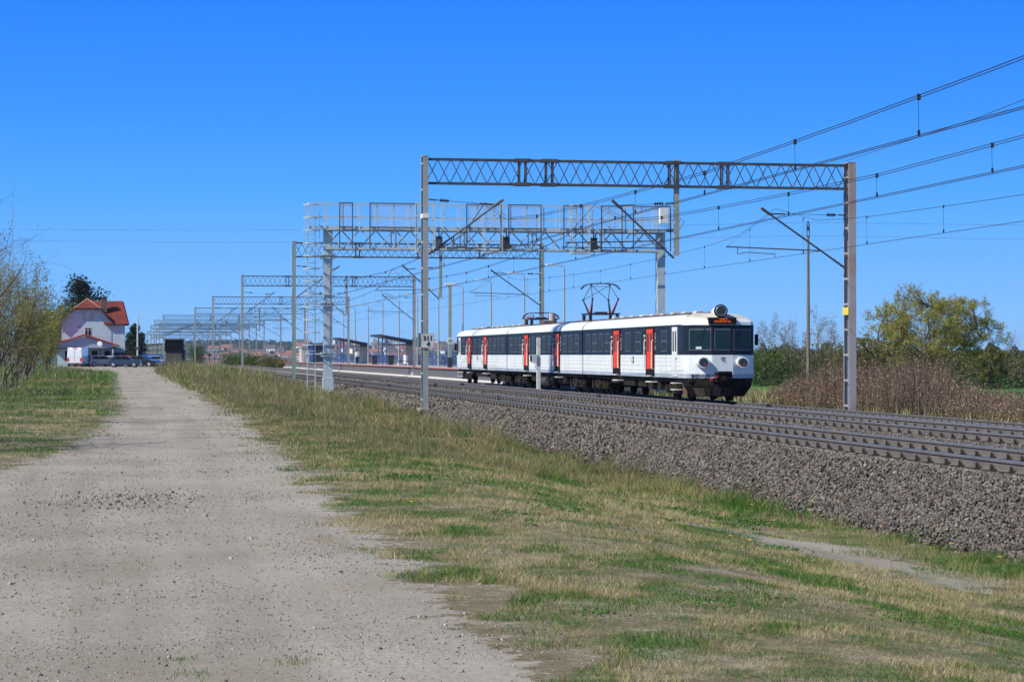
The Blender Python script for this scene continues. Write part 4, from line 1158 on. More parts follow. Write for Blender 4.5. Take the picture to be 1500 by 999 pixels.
# ------------------------------------------------------------------ platform and its furniture
def build_platform():
    p = thing('station_platform', 'low station platform with a red edge behind the rear of the train', 'platform', (26.3, 128, -.62))
    m = MB(); m.box(.12, 6.0, 0, 232, 0, .93); m.build('platform_wall', M_platwall, p)
    m = MB(); m.box(.0, .72, -.05, 232.05, .934, 1.0); m.build('red_edge', M_platred, p)
    m = MB(); m.box(.73, 6.05, -.05, 232.05, .934, .985); m.build('paving', M_platgrey, p)
    m = MB(); m.box(-.16, .115, 0, 232, -.05, .24); m.build('pale_footing', M_platbase, p)
    # fence
    f = thing('platform_fence', 'blue bar fence along the back of the platform', 'fence', (32.0, 140, .37))
    m = MB()
    m.bar((0, 0, 1.12), (0, 200, 1.12), .05); m.bar((0, 0, .15), (0, 200, .15), .05)
    y = 0
    while y < 200: m.bar((0, y, .15), (0, y, 1.12), .016); y += .30
    m.build('bars', M_blue, f)
    m = MB(); m.bar((0, 0, -.1), (0, 0, 1.2), .07); p0 = m.build('fence_post', M_blue, f)
    for k in range(1, 51):
        c = p0.copy(); COL.objects.link(c); c.location = (0, k * 4, 0)
    # lamps
    proto = None
    for i in range(11):
        y = 155 + 15.8 * i
        if proto is None:
            l = thing('platform_lamp', '', 'lamp post')
            m = MB(); m.tube([(0, 0, 0), (0, 0, 3.0), (0, 0, 7.3)], [.10, .075, .055], 8); m.build('pole', M_steelw, l)
            m = MB(); m.tube([(0, 0, 7.2), (-.02, 0, 7.42), (-.35, 0, 7.5), (-.7, 0, 7.52)], .03, 6); m.build('arm', M_steelw, l)
            m = MB(); m.prism([(-1.35, 7.50), (-1.25, 7.60), (-.85, 7.62), (-.65, 7.54), (-.7, 7.48)], -.14, .14); m.build('lamp_head', M_trim, l, bevel=.02)
            proto = l
        else: l = copy_tree(proto)
        l.location = (31.2, y, .34)
        order = ['first', 'second', 'third', 'fourth', 'fifth', 'sixth', 'seventh', 'eighth', 'ninth', 'tenth', 'last'][i]
        tag(l, 'slim grey platform lamp post, ' + order + ' of the row counted from the front', 'lamp post', 'lamp posts along the platform')
    # shelters
    for (y, nm) in ((238, 'nearer platform shelter with a two level slanting dark canopy'), (285, 'farther platform shelter with a slanting dark canopy beside the round mirror')):
        s = thing('platform_shelter', nm, 'shelter', (28.3, y, .37), 0, 'canopied shelters on the platform')
        m = MB()
        m.add([(-.7, 0, 3.35), (3.4, 0, 2.65), (3.4, 9, 2.65), (-.7, 9, 3.35), (-.7, 0, 3.17), (3.4, 0, 2.42), (3.4, 9, 2.42), (-.7, 9, 3.17)], [(0, 1, 2, 3), (7, 6, 5, 4), (0, 4, 5, 1), (1, 5, 6, 2), (2, 6, 7, 3), (3, 7, 4, 0)])
        m.build('canopy', M_dblue, s)
        m = MB(); m.box(.1, 4.0, -.6, 6, 2.16, 2.26); m.build('lower_canopy', M_dblue, s)
        m = MB(); m.box(2.6, 3.3, 1.0, 3.5, 0, 2.7); m.build('pillar', M_conc, s)
        m = MB()
        for yy in (.3, 4, 8): m.bar((.1, yy, 0), (.1, yy, 3.2), .1)
        m.build('posts', M_blue, s)
        m = MB()
        for k in range(4): m.bar((.2 + k * .35, -.05, 2.95 - k * .06), (.2 + k * .35, -.05, 2.4), .04)
        m.build('brackets', M_dblue, s)
    b = thing('platform_bench', 'pale bench on two legs under the nearer shelter', 'bench', (29.6, 232, .37))
    m = MB(); m.box(-.9, .4, -.25, .25, .42, .48); m.build('seat', M_dark, b)
    for x in (-.7, .25): m = MB(); m.box(x - .06, x + .06, -.2, .2, 0, .42); m.build('leg', M_trim, b)
    b = thing('litter_bin', 'white litter bin standing in front of the nearer shelter', 'bin', (30.2, 236, .37))
    m = MB(); m.cyl((0, 0, .15), (0, 0, 1.1), .22, .26, n=14); m.build('bin_body', M_trim, b); m = MB(); m.box(-.06, .06, -.06, .06, 0, .15); m.build('foot', M_dark, b)
    for i, y in enumerate((246, 262)):
        b = thing('dark_bin', ['dark litter bin at the foot of a platform lamp, nearer one', 'dark litter bin at the foot of a platform lamp, farther one'][i], 'bin', (29.8, y, .37), 0, 'dark platform bins')
        m = MB(); m.prism([(-.28, 0), (.28, 0), (.34, 1.0), (-.34, 1.0)], -.25, .25); m.build('bin_body', M_dark, b, bevel=.02)
        m = MB(); m.box(-.36, .36, -.28, .28, 1.003, 1.06); m.build('lid', M_dark, b)
    # round mirror and yellow sign
    r = thing('platform_mirror', 'large pale round mirror with a yellow top on the platform edge', 'mirror', (27.7, 300, .37))
    m = MB(); m.cyl((0, 0, 0), (0, 0, 2.9), .05, n=8); m.build('pole', M_dark, r)
    m = MB(); m.cyl((0, -.06, 1.75), (0, -.12, 1.75), .62, .55, n=24); m.build('mirror_face', M_galv, r)
    m = MB(); m.box(-.35, .35, -.15, -.06, 2.45, 2.62); m.build('yellow_hood', M_yellow, r)
    gm_ = thing('platform_mast', 'green grey platform mast with a round sign, beside the rear of the train', 'mast', (28.9, 195, .37))
    m = MB(); m.box(-.14, .14, -.14, .14, 0, 7.3); m.box(-.2, .2, -.2, .2, 0, .9, 1); m.build('post', [M_steelg, M_dark], gm_)
    m = MB(); m.cyl((0, -.15, 2.35), (0, -.19, 2.35), .30, n=20); m.cyl((0, -.191, 2.35), (0, -.2, 2.35), .20, n=20, m=1); m.build('round_sign', [M_trim, M_steelg], gm_)
    m = MB(); m.prism([(-.5, 7.32), (-.3, 7.48), (.5, 7.48), (.6, 7.36)], -.15, .15); m.build('lamp_head', M_trim, gm_, bevel=.02)
    # small square board high on a lamp
    s = thing('hanging_board', 'small square grey green board hung near the nearest mast top of the platform', 'board', (27.5, 205, .37))
    m = MB(); m.cyl((.45, 0, 0), (.45, 0, 2.9), .05, n=8); m.build('pole', M_steelw, s)
    m = MB(); m.box(-.3, .42, -.04, .04, 1.85, 2.75); m.box(-.26, .38, -.05, -.041, 1.9, 2.7, 1); m.build('panel', [M_blue, M_steelg], s)
    # blue building
    b = thing('platform_kiosk', 'blue and grey waiting cabin at the far end of the platform', 'cabin', (27.3, 338, .36))
    m = MB(); m.box(0, 1.15, 0, 5, 0, 2.25); m.build('grey_side', M_conc, b)
    m = MB(); m.box(1.152, 1.75, -.1, 5, 0, 2.5, 0); m.box(1.752, 3.3, .05, 5, 0, 2.6, 1); m.box(1.9, 2.7, .02, .048, .1, 2.1, 2); m.build('front', [M_blue, M_dblue, M_dark], b)
    m = MB(); m.add([(-.1, -.2, 2.2), (1.4, -.2, 2.62), (3.5, -.2, 2.72), (3.5, 5, 2.72), (1.4, 5, 2.62), (-.1, 5, 2.2)], [(0, 1, 4, 5), (1, 2, 3, 4)]); m.box(.9, 3.4, -.25, 5, 2.74, 2.92); m.build('roof', M_dblue, b)
    # clock / sign on the mast near the train
build_platform()

# person on the platform
def build_person():
    p = thing('person', 'person in a light top and dark trousers standing on the platform near the far shelter', 'person', (28.35, 268, .37), rad(150))
    def skin(verts, edges, radii, mat, name, root=0):
        me = bpy.data.meshes.new(name); me.from_pydata(verts, edges, []); o = bpy.data.objects.new(name, me); COL.objects.link(o); o.parent = p
        md = o.modifiers.new('skin', 'SKIN'); 
        for i, r in enumerate(radii): me.skin_vertices[0].data[i].radius = (r, r) if not isinstance(r, tuple) else r
        me.skin_vertices[0].data[root].use_root = True
        s = o.modifiers.new('sub', 'SUBSURF'); s.levels = 1; s.render_levels = 1
        me.materials.append(mat); return o
    import bmesh
    V = [(0, 0, .95), (0, 0, 1.2), (0, 0, 1.42), (0, 0, 1.50), (0, -.01, 1.60), (0, -.01, 1.70), (.19, 0, 1.40), (.25, 0, 1.13), (.24, -.08, .88), (.24, -.1, .80), (-.19, 0, 1.40), (-.25, .02, 1.13), (-.22, -.1, .92), (-.2, -.14, .85),
         (.10, 0, .90), (.11, -.02, .50), (.11, .02, .09), (.11, -.12, .04), (-.10, 0, .90), (-.12, .03, .50), (-.13, .06, .09), (-.13, -.08, .04)]
    E = [(0, 1), (1, 2), (2, 3), (3, 4), (4, 5), (2, 6), (6, 7), (7, 8), (8, 9), (2, 10), (10, 11), (11, 12), (12, 13), (0, 14), (14, 15), (15, 16), (16, 17), (0, 18), (18, 19), (19, 20), (20, 21)]
    Rr = [.15, .14, .15, .06, .09, .08, .065, .05, .035, .03, .065, .05, .035, .03, .09, .065, .045, .045, .09, .065, .045, .045]
    me0 = bpy.data.meshes.new('x')
    try:
        me = bpy.data.meshes.new('body'); me.from_pydata(V, E, [])
        bm = bmesh.new(); bm.from_mesh(me); lay = bm.verts.layers.skin.verify()
        for v, r in zip(bm.verts, Rr): v[lay].radius = (r, r)
        bm.verts.ensure_lookup_table(); bm.verts[0][lay].use_root = True
        bm.to_mesh(me); bm.free()
        o = bpy.data.objects.new('body', me); COL.objects.link(o); o.parent = p
        o.modifiers.new('skin', 'SKIN'); s = o.modifiers.new('sub', 'SUBSURF'); s.levels = 1; s.render_levels = 1
        me.materials.append(M_skin)
    except Exception as e:
        print('skin failed', e)
    j = MB(); j.tube([(0, 0, .88), (0, 0, 1.1), (0, 0, 1.38), (0, 0, 1.47)], [.185, .17, .20, .09], 12)
    for s in (-1, 1): j.tube([(s * .17, 0, 1.41), (s * .25, .01, 1.13), (s * .235, -.08, .92)], [.08, .07, .055], 8)
    j.build('jacket', M_jacket, p, smooth=True)
    t = MB(); t.tube([(0, 0, .97), (0, 0, .86)], [.17, .17], 12)
    t.tube([(.10, 0, .92), (.11, -.02, .5), (.11, .02, .08)], [.11, .085, .075], 10); t.tube([(-.10, 0, .92), (-.12, .03, .5), (-.13, .06, .08)], [.11, .085, .075], 10)
    t.build('trousers', M_trouser, p, smooth=True)
    h = MB(); h.tube([(0, .02, 1.62), (0, .03, 1.70), (0, .02, 1.78), (0, 0, 1.80)], [.095, .11, .085, .03], 10); h.build('hair', M_hair, p, smooth=True)
build_person()

# ------------------------------------------------------------------ far left station buildings
c = thing('control_cabin', 'dark glazed cabin on a pale grey base beside the far portal masts', 'cabin', (6.7, 330, -.1))
c.rotation_euler.z = -.1
m = MB(); m.box(0, 2.3, 0, 2.5, 0, 2.1, 0); m.box(2.31, 2.75, .3, 2.5, 0, 2.4, 1); m.build('base', [pm('shaded_grey_base', (.06, .06, .065), (.09, .085, .085), 3, .9), M_dblue], c)  # base colour darkened to put in the shade it stands in
m = MB(); m.box(-.15, 2.45, -.15, 2.6, 2.105, 3.75); m.build('upper_room', pm('near_black_cladding', (.006, .008, .012), rough=.8, spec=.1), c)
m = MB(); m.box(.25, 2.1, -.165, -.152, 2.5, 3.4); m.build('window', M_glass, c)
m = MB(); m.box(-.3, 2.6, -.3, 2.8, 3.753, 3.95); m.build('roof', M_dark, c)
for i, (x, y) in enumerate(((3.4, 350),)):
    s = thing('canopy_shelter', 'small far shelter with dark stepped canopies between the distant masts', 'shelter', (x, y, -.1))
    m = MB(); m.bar((0, 0, 2.9), (3.2, 0, 3.3), 2.5, .16); m.bar((.4, 0, 2.2), (3.0, 0, 2.35), 2.2, .12); m.build('canopy', M_dblue, s)
    m = MB(); 
    for a in (.6, 2.4): m.bar((a, 0, 0), (a, 0, 3.0), .12)
    m.build('posts', M_trim, s)
b = thing('blue_booth', 'pale blue fence panels beside the parked cars near the far masts', 'fence', (2.2, 345, -.1))
m = MB()
for k in range(4): m.box(k * 1.1, k * 1.1 + 1.04, 0, .06, .2, 1.7)
m.build('panels', pm('light_blue_panel', (.25, .45, .8), rough=.6), b)
m = MB()
for k in range(5): m.bar((k * 1.1 - .03, .03, 0), (k * 1.1 - .03, .03, 1.8), .06)
m.build('fence_posts', M_steelw, b)

# small dark signal by the track
s = thing('shunting_signal', 'small black topped signal on a thin post beyond the verge', 'signal', (12.2, 300, -.3)); s.location.x = 11.9
m = MB(); m.cyl((0, 0, 0), (0, 0, 1.6), .05, n=8); m.build('post', M_dark, s)
m = MB(); m.box(-.22, .22, -.12, .12, 1.6, 1.95); m.build('signal_head', M_dark, s, bevel=.02)

# ------------------------------------------------------------------ power line poles and wires
pl = thing('power_pole', 'tall thin wooden power pole right of the train, with two small insulators on top', 'pole', (46.2, 150, -1.3)); 
pl.location = (48.9, 153.8, gz1(48.9, 153.8) - .1)
zt_ = 1.48 + (520 - 327) / 3250 * (153.5 * .985 + 46.2 * .174) - pl.location.z
m = MB(); m.tube([(0, 0, 0), (0, 0, zt_ * .5), (0, 0, zt_ - .9)], [.15, .12, .09], 8); m.build('post', M_wood, pl)
m = MB(); m.bar((-.09, 0, zt_ - 1.0), (-.09, 0, zt_), .05); m.bar((.09, 0, zt_ - 1.0), (.09, 0, zt_), .05)
for z in (zt_ - .1, zt_ - .5, zt_ - .9): m.bar((-.12, 0, z), (.12, 0, z), .05)
m.build('bracket', M_steeld, pl)
m = MB(); m.cyl((0, 0, zt_), (0, 0, zt_ + .18), .06, n=8); m.cyl((0, 0, zt_ - .45), (0, 0, zt_ - .2), .06, n=8); m.build('insulator', M_insul, pl)
zp = zt_ + pl.location.z
for i, dz in enumerate((0.1, -.85)):
    m = MB(); 
    m.tube([(48.9, 153.8, zp + dz), (60, 140, zp + dz - .9), (78, 122, zp + dz - 1.6), (100, 100, zp + dz - 1.2)], .010, 4)
    pts = [(48.9, 153.8, zp + dz)]
    for k in range(1, 13):
        u = k / 12; pts.append((48.9 - 70 * u, 153.8 + 45 * u, zp + dz + 1.5 * u - 1.6 * u * (1 - u)))
    m.tube(pts, .010, 4)
    tag(m.build('power_line', M_wire), ['upper thin power line crossing the sky from the wooden pole', 'lower thin power line crossing the sky from the wooden pole'][i], 'wire', 'power lines from the wooden pole')

# lamp by the house
l = thing('street_lamp', 'lone street lamp with a long arm beside the parked cars', 'street lamp', (2.3, 290, 0))
m = MB(); m.tube([(0, 0, 0), (0, 0, 6.3)], [.13, .09], 8); m.build('pole', M_galv, l)
m = MB(); m.tube([(0, 0, 6.3), (.05, 0, 6.6), (.5, 0, 6.75)], .05, 6); m.build('arm', M_galv, l)
m = MB(); m.prism([(.45, 6.70), (.55, 6.82), (.95, 6.84), (1.1, 6.74)], -.14, .14); m.build('lamp_head', M_trim, l)
m = MB(); m.box(-.35, .3, -.12, -.09, 2.2, 2.5); m.build('small_sign', M_steeld, l)

# ------------------------------------------------------------------ house
def build_house():
    X0 = (138 - 10 - 750) / 3250 * 300
    cx = X0 * math.cos(TH) + 300 * math.sin(TH); cy = 300 * math.cos(TH) - X0 * math.sin(TH)
    zg = -.05
    h = thing('country_house', 'two storey pale blue house with a red tiled half hipped roof', 'house', (cx, cy, zg), .012)
    # walls: gable block + wing
    m = MB()
    m.prism([(-3.45, -.4), (3.2, -.4), (3.2, 5.9), (1.75, 7.65), (-1.75, 7.65), (-3.45, 5.9)], 0, 10)
    m.build('wall', M_wallb, h)
    m = MB(); m.box(3.202, 5.0, .06, 9, -.4, 5.9); w = m.build('wall', M_wallb, h); w['label'] = 'side wing wall flush with the gable'
    r = MB()
    def slab(ps, t=.16, mi=0):
        ps = [Vector(p) for p in ps]; nrm = (ps[1] - ps[0]).cross(ps[2] - ps[0]).normalized() * t
        if nrm.z < 0: nrm = -nrm
        n = len(ps); vs = ps + [p + nrm for p in ps]
        r.add(vs, [tuple(range(n)), tuple(range(n, 2 * n))] + [(i, (i + 1) % n, n + (i + 1) % n, n + i) for i in range(n)], mi)
    rz = 9.0; ov = -.55
    # half hip at the front
    slab([(-1.8, ov, 7.72), (1.8, ov, 7.72), (0, 1.2, rz)])
    slab([(-3.95, ov, 5.45), (-1.8, ov, 7.72), (0, 1.2, rz), (0, 10.3, rz), (-3.95, 10.3, 5.45)])
    slab([(3.65, ov, 5.45), (1.8, ov, 7.72), (0, 1.2, rz), (0, 10.3, rz), (3.65, 10.3, 5.45)])
    # wing roof with ridge parallel to the front
    slab([(2.3, -.35, 5.60), (5.45, -.35, 5.60), (4.75, 4.2, 8.75), (.2, 4.2, 8.75)])
    slab([(5.45, -.35, 5.60), (5.45, 9.4, 5.60), (4.75, 4.9, 8.75), (4.75, 4.2, 8.75)])
    slab([(2.3, 9.4, 5.60), (5.45, 9.4, 5.60), (4.75, 4.9, 8.75), (.2, 4.9, 8.75)])
    ro = r.build('roof', M_tile, h, fix=True)
    m = MB()
    m.bar((-1.8, ov - .03, 7.80), (0, 1.17, rz + .14), .14); m.bar((1.8, ov - .03, 7.80), (0, 1.17, rz + .14), .14); m.bar((0.2, 4.2, 8.86), (4.8, 4.2, 8.86), .18); m.bar((0, 1.2, rz + .15), (0, 10, rz + .15), .18)
    m.build('ridge_tiles', pm('pale_ridge_tile', (.50, .28, .20), rough=.8), ro)
    m = MB()
    for p, q in (((-3.95, ov - .02, 5.5), (-1.8, ov - .02, 7.75)), ((3.65, ov - .02, 5.5), (1.8, ov - .02, 7.75)), ((-1.8, ov - .02, 7.74), (1.8, ov - .02, 7.74))): m.bar(p, q, .05, .16)
    m.build('bargeboard', M_dark, ro)
    m = MB(); m.box(1.85, 2.6, 1.6, 2.4, 7.3, 9.3); m.box(1.78, 2.67, 1.53, 2.47, 9.303, 9.42); m.build('chimney', M_brick, ro)
    for (x0, x1, z0, z1, mt) in [(-.35, .5, 4.15, 5.25, 0), (-.62, -.2, 6.15, 7.35, 1), (.35, .78, 6.15, 7.35, 1), (-1.25, -.85, 5.25, 5.5, 2)]:
        m = MB(); m.box(x0, x1, -.03, -.003, z0, z1, 0)
        m.box(x0 + .05, x1 - .05, -.045, -.031, z0 + .05, z1 - .05, 1)
        if mt == 0: m.box((x0 + x1) / 2 - .03, (x0 + x1) / 2 + .03, -.055, -.046, z0, z1, 0); m.box(x0, x1, -.055, -.046, z0 + .7, z0 + .75, 0)
        m.build('window' if mt < 2 else 'wall_plaque', [[M_trim, M_glass], [M_walll, M_conc], [M_walll, M_frame]][mt], h)
    # low annexe with a red roof and terrace
    a = thing('restaurant_annexe', 'low lavender annexe with a shallow red roof and shaded terrace in front of the house', 'annexe', (0, 0, 0), .012)
    c0 = Vector((cx, cy, zg)); rot = Matrix.Rotation(.012, 3, 'Z')
    a.location = c0 + rot @ Vector((-.35, -5.2, 0))
    m = MB(); m.prism([(-3.6, 2.45), (3.7, 2.45), (3.7, 2.85), (0, 4.0), (-3.6, 2.95)], .4, 5.1); m.build('gable_wall', M_walll, a)
    m = MB(); m.box(-3.6, 3.6, 3.0, 5.05, -.4, 2.44); m.build('rear_wall', M_wallb, a)
    r = MB()
    slab_ = [[(-4.6, 0, 2.62), (-4.6, 5.1, 2.62), (0, 5.1, 4.12), (0, 0, 4.12)], [(4.6, 0, 2.62), (4.6, 5.1, 2.62), (0, 5.1, 4.12), (0, 0, 4.12)]]
    for ps in slab_:
        ps = [Vector(p) for p in ps]; vs = ps + [p + Vector((0, 0, .20)) for p in ps]
        r.add(vs, [(0, 1, 2, 3), (4, 5, 6, 7), (0, 1, 5, 4), (1, 2, 6, 5), (2, 3, 7, 6), (3, 0, 4, 7)])
    r.build('roof', pm('red_sheet_roof', (.38, .03, .03), rough=.5), a, fix=True)
    m = MB(); m.box(-4.4, 4.2, .2, .34, 2.30, 2.42); m.build('terrace_beam', M_dark, a)
    for x in (-1.5, -.1, .6, 2.0, 3.7): m = MB(); m.box(x - .06, x + .06, .2, .32, -.3, 2.298); m.build('terrace_post', M_trim if x in (-.1, 3.7) else M_dark, a)
    m = MB(); m.box(-1.5, 3.7, .15, .2, .1, .95); m.build('terrace_screen', pm('dark_red_brown_boards', (.09, .025, .02), rough=.8), a)
    m = MB()
    for x in (-2.6, .9, 2.6): m.box(x, x + .8, 2.97, 2.998, .8, 2.1)
    m.build('window', M_glass, a)
    d = MB(); d.cyl((2.0, -.25, 3.0), (2.0, -.32, 3.02), .36, .30, n=20); d.bar((2.0, -.2, 3.0), (2.0, .4, 3.0), .04)
    dt = thing('satellite_dish', 'white satellite dish on the edge of the red annexe roof', 'satellite dish', a.location, .012)
    dd = d.build('dish', M_trim, dt)
    gr = thing('garden_gate', 'dark blue gate panels between the annexe and the house corner', 'gate', c0 + rot @ Vector((3.6, -1.5, 0)), .012)
    m = MB(); m.box(0, .75, 0, .08, 0, 1.9); m.box(.8, 1.5, 0, .08, 0, 1.9); m.build('panel', M_dblue, gr)
    m = MB(); m.bar((-.05, .04, 0), (-.05, .04, 2.1), .1); m.bar((1.55, .04, 0), (1.55, .04, 2.1), .1); m.build('gate_post', M_dark, gr)
build_house()

# ------------------------------------------------------------------ cars
def car(label, x, y, rz, paint, kind='hatch', group='cars parked by the house'):
    z = gz1(x, y) - .0
    c = thing('parked_' + ('van' if kind == 'van' else 'car'), label, 'van' if kind == 'van' else 'car', (x, y, z), rz, None if kind == 'van' else group)
    # profile along local x (front = +x), width along y
    if kind == 'van':
        L, W, H = 5.3, 1.95, 2.45
        low = [(-2.6, .35), (2.45, .35), (2.65, .6), (2.6, 1.0), (2.0, 1.25), (-2.62, 1.25)]
        up = [(-2.62, 1.25), (2.0, 1.25), (1.35, 2.2), (1.1, 2.4), (-2.45, 2.45), (-2.58, 2.2)]
    elif kind == 'wagon':
        W = 1.75; low = [(-2.2, .28), (2.15, .28), (2.25, .5), (2.15, .78), (1.2, .92), (-2.18, .95), (-2.25, .6)]; up = [(-2.15, .95), (1.2, .92), (.45, 1.42), (-1.7, 1.46), (-2.0, 1.3)]
    elif kind == 'sedan':
        W = 1.75; low = [(-2.25, .28), (2.2, .28), (2.28, .5), (2.15, .78), (1.15, .92), (-1.6, .96), (-2.25, .92), (-2.3, .6)]; up = [(-1.65, .95), (1.15, .92), (.4, 1.40), (-.85, 1.42)]
    else:
        W = 1.7; low = [(-1.95, .28), (1.9, .28), (2.0, .5), (1.9, .78), (1.05, .92), (-1.95, .95), (-2.02, .6)]; up = [(-1.92, .95), (1.05, .92), (.35, 1.38), (-1.0, 1.44), (-1.6, 1.28)]
    m = MB(); m.prism(low, -W / 2, W / 2)
    n = len(up); k = .82 if kind != 'van' else .93
    vs = []
    zb = up[0][1]; ztp = max(b for a, b in up)
    for s in (-1, 1):
        for a, b in up:
            f = lerp(1.0, k, (b - zb) / (ztp - zb)) * .97
            vs.append((a, s * W / 2 * f, b))
    m.add(vs, [tuple(range(n)), tuple(reversed(range(n, 2 * n)))] + [(i, i + n, (i + 1) % n + n, (i + 1) % n) for i in range(n)])
    m.build('body', paint, c, bevel=.05, fix=True)
    # glass
    def yo(b): return W / 2 * lerp(1.0, k, (b - zb) / (ztp - zb)) * .97 + .006
    def side(poly):
        g = MB()
        for s in (-1, 1):
            vs = [(a, s * yo(b), b) for a, b in poly] + [(a, s * (yo(b) - .03), b) for a, b in poly]
            nn = len(poly); g.add(vs, [tuple(range(nn)), tuple(range(nn, 2 * nn))] + [(i, (i + 1) % nn, nn + (i + 1) % nn, nn + i) for i in range(nn)])
        g.build('side_window', M_glass, c, fix=True)
    a0, a1 = up[0][0], up[1][0]; tf = up[2][0]; tr_ = up[-2][0] if kind != 'sedan' else up[3][0]
    if kind == 'van':
        side([(.9, 1.32), (1.85, 1.32), (1.30, 2.05), (.9, 2.05)])
    else:
        mid = (tf + tr_) / 2
        side([(mid + .04, .99), (a1 - .18, .99), (tf - .03, 1.32), (mid + .04, 1.35)])
        side([(a0 + .45, 1.0), (mid - .04, .99), (mid - .04, 1.35), (tr_ + .05, 1.33)])
    g = MB()
    fz0, fz1 = up[1][1] + .06, up[2][1] - .06
    def screen(p0, p1, z0, z1, w0, w1, sx):
        g.add([(p0 + sx * .01, -w0, z0), (p0 + sx * .01, w0, z0), (p1 + sx * .01, w1, z1), (p1 + sx * .01, -w1, z1), (p0 - sx * .04, -w0, z0), (p0 - sx * .04, w0, z0), (p1 - sx * .04, w1, z1), (p1 - sx * .04, -w1, z1)],
              [(0, 1, 2, 3), (7, 6, 5, 4), (0, 4, 5, 1), (1, 5, 6, 2), (2, 6, 7, 3), (3, 7, 4, 0)])
    t0 = (fz0 - up[1][1]) / (up[2][1] - up[1][1]); t1 = (fz1 - up[1][1]) / (up[2][1] - up[1][1])
    screen(lerp(a1, tf, t0), lerp(a1, tf, t1), fz0, fz1, yo(fz0) - .12, yo(fz1) - .1, 1)
    rp = up[-1] if kind != 'sedan' else up[3]
    if kind != 'van':
        z0 = up[0][1] + .06; z1 = rp[1] - .03
        t0 = (z0 - up[0][1]) / (rp[1] - up[0][1]); t1 = (z1 - up[0][1]) / (rp[1] - up[0][1])
        screen(lerp(a0, rp[0], t0), lerp(a0, rp[0], t1), z0, z1, yo(z0) - .14, yo(z1) - .12, -1)
    g.build('windscreen', M_glass, c, fix=True)
    fr = min(a for a, b in low); ff = max(a for a, b in low)
    for s in (-1, 1):
        m = MB(); m.box(fr - .02, fr + .1, s * W * .42 - .13, s * W * .42 + .13, .68 if kind != 'van' else .7, .86 if kind != 'van' else 1.15); m.build('tail_light', M_redlens, c)
        m = MB(); m.box(ff - .14, ff - .02, s * W * .38 - .16, s * W * .38 + .16, .55, .70); m.build('headlight', M_lens, c)
    if kind == 'van':
        m = MB(); m.box(fr - .012, fr + .0, -.01, .01, .5, 2.3); m.box(fr - .03, fr - .0, -.95, .95, .38, .5); m.box(fr - .01, fr + .06, -.3, .3, 2.38, 2.44, 1); m.build('rear_doors_trim', [M_dark, M_red], c)
    m = MB(); m.box(fr - .035, fr - .02, -.26, .26, .5, .62); m.build('number_plate', M_trim, c)
    wr = .31 if kind != 'van' else .35
    for ax in ((ff - .78), (fr + .72)):
        for s in (-1, 1):
            w = MB(); w.cyl((ax, s * (W / 2 - .19), wr), (ax, s * (W / 2 + .012), wr), wr, n=20); wo = w.build('wheel', M_rubber, c)
            w = MB(); w.cyl((ax, s * (W / 2 + .012), wr), (ax, s * (W / 2 + .022), wr), wr * .62, wr * .55, n=14); w.build('rim', M_alloy, wo)
    return c
def carpaint(n, c): return pm('car_paint_' + n, c, rough=.25, coat=.8)
cw = carpaint('white', (.78, .80, .82)); cs = carpaint('silver', (.33, .35, .37)); cdb = carpaint('dark_blue', (.02, .045, .09)); cr_ = carpaint('red', (.45, .02, .03)); cb_ = carpaint('blue', (.04, .12, .40)); cdk = carpaint('black', (.015, .017, .02))
def at(px, Z):
    X = (px - 750) / 3250 * Z
    return X * math.cos(TH) + Z * math.sin(TH), Z * math.cos(TH) - X * math.sin(TH)
x, y = at(116, 284); car('white panel van seen from behind, at the left end of the parked cars', x, y, rad(78), cw, 'van')
x, y = at(146, 287); car('silver grey estate car parked beside the white van', x, y, rad(38), cs, 'wagon')
x, y = at(165, 295); car('small white car half hidden behind the dark blue hatchback', x, y, rad(-95), cw, 'hatch')
x, y = at(183, 272); car('dark blue hatchback parked side on at the edge of the gravel', x, y, rad(-8), cdb, 'hatch')
x, y = at(192, 296); car('red car behind the dark blue hatchback', x, y, rad(-8), cr_, 'wagon')
x, y = at(212, 287); car('blue car right of the red car', x, y, rad(-14), cb_, 'hatch')
x, y = at(226, 292); car('pale silver car at the right end of the parked cars', x, y, rad(-75), cs, 'hatch')
x, y = at(205, 279); car('black car between the dark blue hatchback and the blue car', x, y, rad(-20), cdk, 'sedan')

